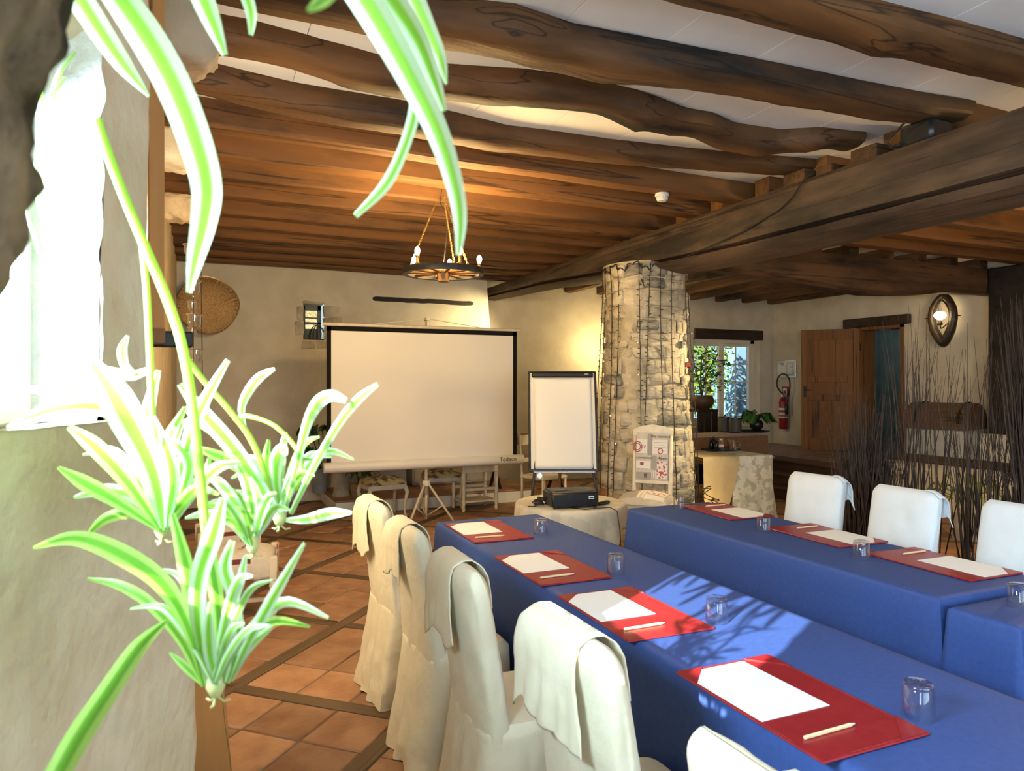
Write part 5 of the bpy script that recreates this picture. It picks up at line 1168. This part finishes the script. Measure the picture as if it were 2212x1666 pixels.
mb = MB(); mb.lathe([(.012, .26), (.028, .28), (.028, .40), (.012, .46)], (-.05, -.12, 0), 12); obj('nozzle', mb, BLACK, t, 40)
mb = MB(); mb.box(.05, .084, -.03, .03, .2, .5); obj('bracket', mb, IRON, t)
sg = at(1698, 850, X=XR-.004); t = thing('extinguisher_sign', 'small red and white sign with a blue strip above the extinguisher', 'sign', (XR-.004, sg.y, sg.z))
mb = MB(); mb.box(-.003, .003, -.09, .09, -.06, .12); obj('plate', mb, RED, t)
mb = MB(); mb.box(-.005, -.003, -.02, .07, -.04, .10); obj('pictogram', mb, PAPER, t); mb = MB(); mb.box(-.006, -.005, .0, .04, -.02, .05); obj('pictogram', mb, RED, t)
mb = MB(); mb.box(-.003, .003, -.07, .07, -.14, -.07); obj('blue_strip', mb, M('sign_blue', (.10, .32, .50), rough=.5), t)
fp_ = at(1699, 797, X=XR-.01); t = thing('evacuation_plan', 'framed white evacuation floor plan on the wall beside the door', 'plan', (XR-.012, fp_.y, fp_.z))
mb = MB(); mb.cbox(-.008, .012, -.215, .215, -.15, .15, .003); obj('frame', mb, CHROME, t)
mb = MB(); mb.box(-.010, -.008, -.205, .205, -.14, .14); sh_ = obj('sheet', mb, PAPER, t)
mb = MB()
def ln(y0, z0, y1, z1): mb.box(-.0115, -.010, min(y0, y1)-.003, max(y0, y1)+.003, min(z0, z1)-.003, max(z0, z1)+.003)
for a in ((-.16,-.10,-.16,.09), (-.02,-.10,-.02,.09), (-.16,.09,-.02,.09), (-.16,-.10,-.02,-.10), (-.16,.03,-.09,.03), (-.09,.03,-.09,.09), (-.07,-.02,-.02,-.02), (-.18,-.10,-.18,-.02), (-.18,-.10,-.16,-.10)): ln(*a)
for k in range(4): ln(.05, .11-.014*k, .17-.02*k, .11-.014*k)
ln(-.15, .115, -.03, .115); obj('plan_lines', mb, M('plan_blue', (.08, .12, .25), rough=.8), sh_)
# horse collar lamp
LEATH = M('harness_leather', (.018, .013, .011), (.04, .026, .018), rough=.4, sc=14, bump=.3)
cl_ = at(2039, 690, X=XR-.12); t = thing('horse_collar_lamp', 'dark horse collar wall lamp with a lit opal globe', 'wall lamp', (XR-.10, cl_.y, cl_.z))
mb = MB(); pts = []; rs = []
for k in range(41):
    a = 2*PI*k/40; z = .335*math.cos(a); yy = .155*math.sin(a)*(1-.12*math.cos(a)); yy *= (1-abs(math.cos(a))**6)
    yy = math.copysign(interp([(-.335,0),(-.29,.045),(-.15,.125),(.02,.165),(.14,.155),(.25,.10),(.31,.05),(.335,0)], z), math.sin(a)); pts.append((-.02-.03*abs(math.sin(a)), yy, z)); rs.append(.042+.022*(1-math.cos(a))/2)
mb.tube(pts, rs, 12, cap=False); obj('collar', mb, LEATH, t, True)
mb = MB(); mb.tube([(-.05-.02, p[1]*.72, p[2]*.80) for p in pts], .012, 8, cap=False); obj('hame', mb, BLACKW, t, True)
for s_ in (-1, 1): mb = MB(); mb.tube([(-.05, s_*.20, .03), (-.05, s_*.26, .03)], .008, 6); obj('hame_ring', mb, IRON, t)
mb = MB(); mb.lathe([(.02, -.06), (.055, -.045), (.078, -.01), (.078, .015), (.05, .05), (.03, .058)], (-.10, -.0, .05), 20); obj('globe', mb, glow('opal_globe', (1, .74, .40), 9), t, True)
mb = MB(); mb.lathe([(.022, .10), (.024, .19), (.022, .20)], (-.10, 0, .0), 14, cap=False); obj('chimney_glass', mb, CUP, t, True)
mb = MB(); mb.lathe([(.03, -.085), (.034, -.07), (.02, -.012)], (-.10, 0, .0), 12); mb.tube([(-.10, 0, -.08), (-.08, 0, -.13), (-.03, 0, -.11), (.05, 0, -.06)], .008, 6); obj('lamp_arm', mb, IRON, t, True)
light('collar_lamp_light', 'POINT', (XR-.36, cl_.y, cl_.z+.05), 3.0, (1, .66, .30), shadow_soft_size=.06)
# arched coffer on the platform
cf = at(2044, 985, X=9.05); t = thing('arched_coffer', 'pale grey coffer with a dark brown arched lid behind the willow twigs', 'coffer', (9.02, cf.y, PZ), .25)
mb = MB(); mb.cbox(-.30, .30, -.35, .35, .02, .50, .01); obj('body', mb, M('coffer_grey', (.36, .38, .38), (.46, .48, .47), rough=.8, sc=5), t)
for k in range(6): mb = MB(); mb.cbox(-.312, -.298, -.345+.116*k, -.24+.116*k, .04, .49, .005); obj('stave', mb, bpy.data.materials['coffer_grey'], t)
mb = MB(); out = [(-.34, .50), (-.34, .58)]+[(-.34*math.cos(a), .58+.26*math.sin(a)) for a in [PI*q/14 for q in range(1, 14)]]+[(.34, .58), (.34, .50)]
mb.prism(out, .76, M=Matrix.Translation((0, -.38, 0))); obj('lid', mb, wood('lid_oak', (.16, .085, .045), (.09, .05, .03), (.03, .02, .015), 'Y', burn=.55), t, 40)
for y in (-.28, .24): mb = MB(); mb.tube([(-.345*math.cos(a), y, .58+.268*math.sin(a)) for a in [PI*q/14 for q in range(15)]], .012, 6); obj('lid_band', mb, IRON, t)
# willow twig bundles in troughs
TWIG = M('willow_twig', (.028, .016, .011), (.062, .037, .026), rough=.8, sc=12)
def bundle(x, y, n, ht, spread, seed, lab, dense):
    random.seed(seed); t = thing('twig_bundle', lab, 'twig bundle', (x, y, 0), 0, 'willow twig bundles')
    mb = MB(); mb.cbox(-.15, .15, -.15, .15, 0, .30, .01); obj('trough', mb, BLACKW, t)
    mb = MB()
    for k in range(n):
        a = rnd(0, 2*PI); r = rnd(0, 1)**.5; bx_, by_ = .13*r*math.cos(a), .13*r*math.sin(a); h = ht*(rnd(.55, .80) if rnd(0, 1) < dense else rnd(.8, 1.08))
        lx, ly = spread*rnd(-1, 1), spread*rnd(-1, 1); cx, cyy = rnd(-.03, .03), rnd(-.03, .03)
        pts = [(bx_, by_, .25), (bx_+lx*.35+cx, by_+ly*.35+cyy, h*.45), (bx_+lx*.7, by_+ly*.7, h*.75), (bx_+lx+cx, by_+ly+cyy, h)]
        mb.tube(pts, [.0055, .0045, .003, .0012], 4, cap=False)
        if rnd(0, 1) < .5:
            q = Vector(pts[2]); mb.tube([q, q+Vector((rnd(-.08, .08), rnd(-.08, .08), h*.16))], [.0022, .001], 4, cap=False)
    obj('twigs', mb, TWIG, t, kind='stuff')
bundle(4.62, 3.86, 620, 1.45, .15, 81, 'dense bundle of dark willow twigs behind the first white chair', .85)
bundle(4.72, 3.48, 46, 1.95, .20, 82, 'loose bundle of tall thin willow twigs before the collar lamp wall', .25)
bundle(4.80, 3.12, 60, 1.80, .18, 83, 'half-open bundle of willow twigs before the arched coffer', .6)
bundle(4.86, 2.75, 620, 1.95, .14, 84, 'thick tall bundle of willow twigs at the right frame edge', .6)
# plant at the foot of the parapet and white cloth
pp = at(2085, 1085, X=6.9); t = thing('potted_plant', 'yellow-green strappy plant behind the willow twigs below the dark coping', 'plant', (pp.x, pp.y, 0))
mb = MB(); mb.lathe([(.11, 0), (.15, .22), (.155, .24), (.14, .23), (.001, .2)], n=20); obj('pot', mb, STV, t, 40)
leafplant(t, (0, 0, .22), 26, .42, .03, .34, 91, M('strap_leaf', (.13, .19, .03), (.24, .30, .07), rough=.5), droop=.7)
# ================================================================ FAIRY LIGHTS ON THE PILLAR
random.seed(97)
WIRE = M('light_wire', (.008, .008, .007), rough=.6); TINY = glow('tiny_bulb', (1, .75, .35), 4)
fl_ = thing('fairy_lights', 'dark fairy light strands hanging down the stone pillar', 'fairy lights', (PX, PY, 0), PROT)
def strand(a0, a1, z1, seed, out=.0):
    random.seed(seed); mb = MB(); tb2 = MB(); pts = []; n = 44
    for i in range(n+1):
        z = PT-.03+(z1-PT+.03)*i/n; a = a0+(a1-a0)*i/n+.012*nz((i*.4, seed, 0), 1); p = pcurve(a, prad(z)+.016+.012+out*math.sin(PI*i/n)); pts.append(p+Vector((0, 0, z)))
    mb.tube(pts, .0042, 5)
    for i in range(2, n, 1):
        if rnd(0, 1) < .75:
            p = pts[i]; r = p.xy.normalized(); tg = Vector((-r.y, r.x, 0)); s_ = random.choice((-1, 1)); q = p+tg*s_*.020+Vector((r.x*.008, r.y*.008, .004)); mb.tube([p, q], .0032, 5)
            (tb2 if rnd(0, 1) < .05 else mb).sphere(q, .0046, 6)
    o = obj('strand', mb, WIRE, fl_, True)
    if tb2.v: obj('bulb', tb2, TINY, o, True)
va = math.atan2(-PY, -PX)-PROT
for k, (d0, d1, z1) in enumerate(((-1.42, -1.45, .3), (-1.22, -1.16, .5), (-.92, -.80, .3), (-.62, -.64, .15), (-.13, -.05, .45), (.12, -.02, .9), (.36, .42, .25), (.66, .66, .05), (1.05, 1.10, .05), (1.16, 1.26, .05))):
    strand(va+d0, va+d1, z1, 300+k, .03 if abs(d0) > 1 else 0)
mb = MB(); pts = [pcurve(va-1.5+3.0*k/60, prad(PT)+.03+.012*math.sin(k*1.1))+Vector((0, 0, PT-.05+.03*math.sin(k*.55)+.02*math.sin(k*1.7))) for k in range(61)]; mb.tube(pts, .006, 5); o = obj('strand', mb, WIRE, fl_, True)
for q in range(2):
    mb = MB(); pts = [pcurve(va+1.2+.25*q+.02*math.sin(k), prad(.1)+.08+.05*math.sin(k*.9+q)+.01*k)+Vector((0, 0, .52-.011*k*(1+.2*q)+.03*math.sin(k*.7))) for k in range(36)]; mb.tube(pts, .0045, 5); obj('strand', mb, WIRE, fl_, True)
light('fairy_glow', 'POINT', (PX+.62, PY-.30, .22), 5, (1, .72, .28), shadow_soft_size=.08)
rl = at(1486, 788, c=6.55); t = thing('hanging_tag', 'small red plug box hanging among the fairy light wires', 'plug', rl)
mb = MB(); mb.cbox(-.025, .025, -.012, .012, -.022, .022, .004); obj('box', mb, RED, t); mb = MB(); mb.tube([(.0+.03*math.sin(a), 0, -.06+.035*math.cos(a)) for a in [2*PI*k/16 for k in range(17)]], .004, 5, cap=False); obj('loop', mb, WIRE, t)
# cables and speaker on the girder
spk = at(1990, 290, X=3.98); mb = MB(); mb.cbox(3.92, 4.12, spk.y-.11, spk.y+.11, 2.965, 3.10, .02); tag(obj('speaker_box', mb, BLACK, None, 40), 'small black speaker box lying on top of the girder', 'speaker')
pts = [at(1957, 262, X=3.80), at(1935, 285, X=3.84), at(1915, 306, X=3.86), at(1925, 317, X=3.88), at(1945, 312, X=3.9)]; mb = MB(); mb.tube(pts, .007, 6); tag(obj('loose_cable', mb, WIRE, smooth=True), 'loose black cable looping down to the girder from the ceiling', 'cable')
pts = [at(1757, 372, X=3.89), at(1735, 390, X=3.885), at(1712, 425, X=3.88), at(1685, 452, X=3.88), at(1655, 470, X=3.88), at(1610, 498, X=3.88), at(1540, 530, X=3.875), at(1470, 560, X=3.87)]; mb = MB(); mb.tube(pts, .006, 6); tag(obj('girder_cable', mb, WIRE, smooth=True), 'thin black cable running along the side of the girder', 'cable')
# ================================================================ SPIDER PLANT
random.seed(11)
def leafmat(name, edge, mid, tr_=.5):
    m = bpy.data.materials.new(name); m.use_nodes = True; t = m.node_tree; L = t.links; p = t.nodes['Principled BSDF']; p.inputs['Roughness'].default_value = .45
    uv = _n(t, 'ShaderNodeUVMap'); sx = _n(t, 'ShaderNodeSeparateXYZ'); L.new(uv.outputs[0], sx.inputs[0])
    a = _n(t, 'ShaderNodeMath', operation='SUBTRACT'); a.inputs[1].default_value = .5; L.new(sx.outputs[0], a.inputs[0]); b = _n(t, 'ShaderNodeMath', operation='ABSOLUTE'); L.new(a.outputs[0], b.inputs[0])
    r = _n(t, 'ShaderNodeValToRGB'); e = r.color_ramp.elements; e[0].position = .14; e[0].color = (*mid, 1); e[1].position = .26; e[1].color = (*edge, 1); L.new(b.outputs[0], r.inputs[0])
    L.new(r.outputs[0], p.inputs['Base Color']); o = t.nodes['Material Output']; tr = _n(t, 'ShaderNodeBsdfTranslucent'); mx = _n(t, 'ShaderNodeMixShader'); mx.inputs[0].default_value = tr_
    L.new(r.outputs[0], tr.inputs[0]); L.new(p.outputs[0], mx.inputs[1]); L.new(tr.outputs[0], mx.inputs[2]); L.new(mx.outputs[0], o.inputs[0]); return m
LW = leafmat('variegated_leaf', (.46, .57, .36), (.21, .46, .04)); LG = leafmat('green_leaf', (.36, .58, .12), (.12, .33, .02)); LS = M('runner_stem', (.36, .55, .06), (.46, .62, .12), rough=.5, sc=10, trans=.35); ROOT = M('plantlet_root', (.55, .50, .22), (.48, .50, .18), rough=.8, sc=30)
sp_ = thing('spider_plant', 'variegated spider plant hanging with runners and plantlets in the sunlit window', 'spider plant', at(330, -330, c=.66))
base = Vector(sp_.location)
mb = MB(); mb.lathe([(.001, .0), (.055, .0), (.075, .11), (.08, .115), (.07, .11), (.055, .02), (.001, .02)], n=24); obj('hanging_pot', mb, STV, sp_, 40)
for k in range(3): a = 2.1*k; mb = MB(); mb.tube([(.076*math.cos(a), .076*math.sin(a), .11), (0, 0, .55), (0, 0, 1.0)], .0015, 5); obj('pot_cord', mb, IRON, sp_)
def catmull(P, n):
    out = []
    for i in range(len(P)-1):
        p0_, p1, p2, p3 = P[max(i-1, 0)], P[i], P[i+1], P[min(i+2, len(P)-1)]
        for k in range(n):
            t = k/n; out.append(.5*((2*p1)+(p2-p0_)*t+(2*p0_-5*p1+4*p2-p3)*t*t+(3*p1-p0_-3*p2+p3)*t*t*t))
    return out+[P[-1]]
def leaf(pts, wd, mat, c0, c1, fold=.35, roll=0.0):
    n = len(pts); P = [at(px, py, c=c0+(c1-c0)*i/(n-1)) for i, (px, py) in enumerate(pts)]
    S = catmull([Vector((*p,)) for p in P], 7); Wd = catmull([Vector((w, 0, 0)) for w in wd], 7); m_ = len(S); mb = MB(); rows = []; uv = []
    eye = Vector((0, 0, EYE))
    for i in range(m_):
        T = (S[min(i+1, m_-1)]-S[max(i-1, 0)]).normalized(); V = (S[i]-eye); c = V.y*CY_+V.x*SY; V.normalize(); sd_ = T.cross(V).normalized(); nn_ = sd_.cross(T)
        sd_ = (sd_*math.cos(roll)+nn_*math.sin(roll)).normalized(); nn_ = sd_.cross(T); w = max(.0008, Wd[i].x*c/FOC/2)
        rows.append([S[i]+sd_*w*k/2-nn_*fold*w*(1-abs(k)/2) for k in (-2, -1, 0, 1, 2)])
    for r in rows: mb.v += [p-base for p in r]
    for i in range(m_-1):
        for k in range(4): mb.f.append([i*5+k, i*5+k+1, (i+1)*5+k+1, (i+1)*5+k]); mb.mi.append(0)
    me = bpy.data.meshes.new('leaf'); me.from_pydata([tuple(p) for p in mb.v], [], mb.f); me.materials.append(mat)
    ul = me.uv_layers.new(name='UVMap')
    for lp_ in me.loops: ul.data[lp_.index].uv = ((lp_.vertex_index % 5)/4, (lp_.vertex_index//5)/m_)
    me.polygons.foreach_set('use_smooth', [True]*len(me.polygons)); 
    o = bpy.data.objects.new('leaf', me); COL.objects.link(o); o.parent = sp_; return o
def runner(pts, w, c0, c1):
    n = len(pts); P = catmull([at(px, py, c=c0+(c1-c0)*i/(n-1)) for i, (px, py) in enumerate(pts)], 6); mb = MB(); m_ = len(P)
    mb.tube([p-base for p in P], [w*(c0+(c1-c0)*i/m_)/FOC/2 for i in range(m_)], 7); obj('runner', mb, LS, sp_, True)
A = [ # mother plant: long arching leaves
 ([(215,-60),(300,55),(370,175),(420,300),(446,403),(440,480),(422,560),(408,632)], [58,74,74,70,62,52,34,10], LW, .60, .56),
 ([(120,-80),(180,10),(225,80),(270,145),(322,208)], [60,54,48,36,5], LW, .66, .62),
 ([(740,-80),(820,50),(885,165),(945,285),(982,400),(994,480),(990,552)], [80,70,60,50,38,28,10], LW, .56, .54),
 ([(790,-90),(855,10),(905,90),(940,180),(960,240)], [60,56,44,30,10], LW, .57, .56),
 ([(865,60),(895,150),(897,230),(872,320),(832,400),(768,466)], [26,28,26,24,24,12], LW, .57, .60),
 ([(870,-60),(918,50),(950,125),(964,182)], [50,40,28,4], LW, .60, .58), ([(415,-60),(455,40),(486,120)], [56,40,12], LW, .6, .58), ([(520,-40),(542,25),(542,76)], [30,24,8], LW, .62, .6),
 ([(740,-60),(700,-5),(664,24)], [36,34,8], LG, .34, .33)]
for a in A: leaf(*a)
random.seed(19)       # leaves added near the panes, out of view, to dapple the sun patch
for k in range(13):
    y = .62+.045*k+rnd(-.02, .02); x = -.20+rnd(-.02, .02); zt = rnd(1.86, 1.95); ln_ = rnd(.14, .30); P = catmull([Vector((x+.03, y-.03, zt+.05)), Vector((x, y, zt)), Vector((x-.01, y+rnd(.0, .05), zt-ln_*.55)), Vector((x+rnd(-.01, .02), y+rnd(.02, .09), zt-ln_))], 5); m_ = len(P); mb = MB(); sd_ = Vector((rnd(-.3, .3), 1, rnd(.1, .3))).normalized()
    for i, p in enumerate(P):
        w = .015*math.sin(PI*min(.98, .2+.78*i/m_))**.6; mb.v += [p-base+sd_*w*q/2+Vector((.3*w*(1-abs(q)/2), 0, 0)) for q in (-2, -1, 0, 1, 2)]
    for i in range(m_-1):
        for q in range(4): mb.f.append([i*5+q, i*5+q+1, (i+1)*5+q+1, (i+1)*5+q])
    me = bpy.data.meshes.new('leaf'); me.from_pydata([tuple(p) for p in mb.v], [], mb.f); me.materials.append(LW); ul = me.uv_layers.new(name='UVMap')
    for lp_ in me.loops: ul.data[lp_.index].uv = ((lp_.vertex_index % 5)/4, (lp_.vertex_index//5)/m_)
    me.polygons.foreach_set('use_smooth', [True]*len(me.polygons)); o = bpy.data.objects.new('leaf', me); COL.objects.link(o); o.parent = sp_
runner([(208,255),(232,330),(270,430),(318,545),(358,640),(390,735),(412,850),(425,960),(440,1100),(455,1250)], 21, .70, .78)
runner([(306,520),(316,620),(322,730),(326,830),(330,930),(335,1050)], 14, .82, .83); runner([(396,765),(445,828),(495,885),(540,945),(572,1020),(592,1100)], 13, .84, .94)
runner([(505,905),(540,900),(600,925),(650,990),(640,1060)], 10, .95, .94)
B = [ # plantlet on the right
 ([(612,1115),(640,1010),(662,920),(686,872),(715,855),(748,866)], [12,18,24,34,30,14], LW, 0.94, 0.86), ([(628,1110),(680,1005),(732,915),(775,862),(816,830)], [12,18,22,24,10], LW, 0.94, 0.84),
 ([(602,1112),(560,1050),(505,970),(440,895),(388,830)], [18,34,42,40,14], LW, 0.94, 0.84), ([(590,1112),(560,1055),(520,1010),(470,985),(420,965)], [16,30,34,28,8], LG, 0.94, 0.90), ([(612,1124),(660,1122),(712,1110),(760,1108)], [8,24,30,8], LW, 0.94, 0.88),
 ([(606,1102),(596,1040),(598,990),(610,970),(618,985)], [16,24,34,28,8], LW, 0.94, 0.89), ([(596,1108),(545,1020),(490,950),(430,905),(400,880)], [14,26,34,30,10], LG, 0.95, 0.95), ([(528,925),(522,880),(540,840),(565,812),(594,797)], [10,18,24,22,8], LW, 0.98, 0.94),
 ([(600,1110),(585,1050),(575,1000),(580,950)], [14,22,24,8], LG, 0.95, 0.94), ([(590,1112),(560,1075),(535,1068),(500,1060)], [12,22,20,6], LW, 0.95, 0.92),
 # plantlet at the bottom
 ([(452,1475),(428,1360),(430,1250),(462,1150),(482,1075)], [18,34,44,46,14], LW, .70, .64), ([(440,1480),(405,1350),(345,1255),(250,1192),(160,1163),(72,1184)], [12,32,46,50,36,6], LG, .70, .60),
 ([(440,1482),(392,1385),(330,1310),(262,1266),(188,1250)], [12,22,28,24,5], LG, .72, .74), ([(362,1340),(300,1398),(230,1500),(165,1600),(100,1720)], [8,42,54,62,60], LG, .66, .48),
 ([(490,1475),(516,1385),(502,1285),(486,1225),(502,1168)], [14,26,30,32,14], LW, .70, .68), ([(500,1470),(530,1400),(590,1290),(658,1173)], [10,22,30,8], LW, .70, .64), ([(505,1462),(532,1405),(588,1354)], [8,26,10], LW, .70, .68), ([(440,1480),(402,1442),(366,1410)], [10,20,5], LG, .72, .73),
 ([(462,1480),(474,1380),(468,1290),(452,1200),(440,1130)], [14,30,34,34,12], LG, .71, .72), ([(455,1478),(440,1400),(418,1320),(400,1220),(372,1110)], [14,28,34,38,14], LG, .72, .74), ([(478,1478),(490,1400),(496,1330),(520,1250),(530,1200)], [12,22,24,22,8], LW, .70, .70),
 ([(470,1480),(455,1420),(450,1360),(455,1300)], [16,30,28,8], LW, .69, .67), ([(480,1478),(505,1420),(515,1360),(510,1320)], [12,18,16,6], LG, .7, .71),
 # plantlets on the left
 ([(350,1148),(275,1040),(205,965),(148,922)], [12,38,42,12], LG, 0.82, 0.68), ([(345,1146),(255,1085),(185,1045),(126,1010)], [10,32,38,8], LG, 0.82, 0.78), ([(348,1140),(315,1020),(318,900),(342,800)], [12,30,34,12], LW, 0.83, 0.84),
 ([(356,1140),(392,1010),(425,900),(492,778)], [12,26,34,12], LW, 0.83, 0.82), ([(352,1140),(330,1020),(255,870),(195,780)], [16,60,84,30], LW, 0.80, 0.62), ([(356,1136),(408,1020),(385,965),(318,940)], [10,28,30,10], LW, 0.83, 0.82),
 ([(320,800),(285,812),(258,806),(234,795)], [16,24,22,8], LW, 0.86, 0.88), ([(292,808),(270,790),(264,755),(276,726)], [10,20,22,8], LW, 0.86, 0.88), ([(330,950),(230,885),(120,885),(15,925)], [14,38,44,10], LW, 0.78, 0.58), ([(320,930),(220,880),(130,850),(40,838)], [10,26,28,8], LW, 0.78, 0.62),
 ([(340,1145),(300,1080),(230,1060),(160,1075)], [10,30,34,8], LW, 0.83, 0.80), ([(360,1150),(420,1060),(470,1010),(520,1000)], [10,28,30,8], LW, 0.83, 0.84), ([(362,1150),(400,1080),(440,1040),(452,990)], [10,24,28,8], LG, 0.84, 0.86),
 ([(350,1148),(340,1060),(360,960),(400,880)], [12,30,34,10], LG, 0.84, 0.87), ([(348,1150),(290,1110),(230,1120),(185,1160)], [10,26,28,6], LG, 0.83, 0.82), ([(355,1148),(372,1060),(365,990),(330,900)], [12,34,36,12], LW, 0.82, 0.80),
 ([(545,1180),(520,1110),(480,1050),(430,1010)], [10,24,28,8], LW, 0.83, 0.84), ([(548,1180),(545,1110),(530,1040),(500,985)], [10,20,24,8], LG, 0.83, 0.86), ([(540,1182),(500,1130),(450,1110),(400,1120)], [8,22,24,6], LW, 0.83, 0.82), ([(545,1182),(560,1120),(556,1070),(540,1030)], [8,18,20,6], LW, 0.83, 0.84)]
for a in B: leaf(a[0], [w*.84 for w in a[1]], *a[2:], fold=.4)
random.seed(77)       # thinner inner leaves of the plantlets
for bx_, by_, c_, n_, up_ in ((602, 1112, .95, 9, 230), (462, 1478, .70, 9, 330), (350, 1146, .83, 12, 280), (545, 1180, .83, 7, 180)):
    for k in range(n_):
        a = rnd(-1, 1); ln_ = up_*rnd(.5, 1.0); dx = ln_*a*.85; dy = -ln_*(1-.35*abs(a)); w = rnd(15, 24)
        pts = [(bx_+rnd(-6, 6), by_), (bx_+dx*.25, by_+dy*.45), (bx_+dx*.6, by_+dy*.85), (bx_+dx, by_+dy*(1.0-.25*abs(a)*rnd(.3, 1.4)))]
        leaf(pts, [w*.4, w, w, w*.25], random.choice((LW, LW, LG)), c_+rnd(-.02, .02), c_+rnd(-.07, .09), fold=.45, roll=rnd(-.6, .6))
random.seed(5)        # unseen mother-plant crown, added around its pot to block the upper sun
for k in range(34):
    a = 2*PI*k/34*3+rnd(-.2, .2); L_ = rnd(.10, .26); d = Vector((math.cos(a), math.sin(a), 0)); sd_ = Vector((-d.y, d.x, 0)); h = rnd(.03, .16)
    P = catmull([Vector((0, 0, .10)), d*L_*.4+Vector((0, 0, .10+h)), d*L_*.8+Vector((0, 0, .09+h*.8)), d*L_*1.05+Vector((0, 0, .10-rnd(0, .03)))], 5); m_ = len(P); mb = MB()
    for i, p in enumerate(P):
        w = .011*math.sin(PI*min(.97, .12+.86*i/m_))**.6; mb.v += [p+sd_*w*q/2-Vector((0, 0, .3*w*(1-abs(q)/2))) for q in (-2, -1, 0, 1, 2)]
    for i in range(m_-1):
        for q in range(4): mb.f.append([i*5+q, i*5+q+1, (i+1)*5+q+1, (i+1)*5+q])
    me = bpy.data.meshes.new('leaf'); me.from_pydata([tuple(p) for p in mb.v], [], mb.f); me.materials.append(LW); ul = me.uv_layers.new(name='UVMap')
    for lp_ in me.loops: ul.data[lp_.index].uv = ((lp_.vertex_index % 5)/4, (lp_.vertex_index//5)/m_)
    me.polygons.foreach_set('use_smooth', [True]*len(me.polygons)); o = bpy.data.objects.new('leaf', me); COL.objects.link(o); o.parent = sp_
for px, py, c, r in ((604, 1118, .94, .009), (466, 1482, .70, .009), (350, 1146, .83, .008), (546, 1180, .83, .007)):
    p = at(px, py, c=c)-base; mb = MB(); mb.lathe([(.001, -r*1.3), (r*.6, -r), (r, -.1*r), (r*.8, r), (r*.4, r*1.6)], p, 10)
    for k in range(3): a = k*2.2; mb.tube([p+Vector((0, 0, -r)), p+Vector((r*.8*math.cos(a), r*.8*math.sin(a), -r*1.8)), p+Vector((r*1.5*math.cos(a), r*1.4*math.sin(a), -r*1.7))], .0012, 4)
    obj('plantlet_root', mb, ROOT, sp_, True)
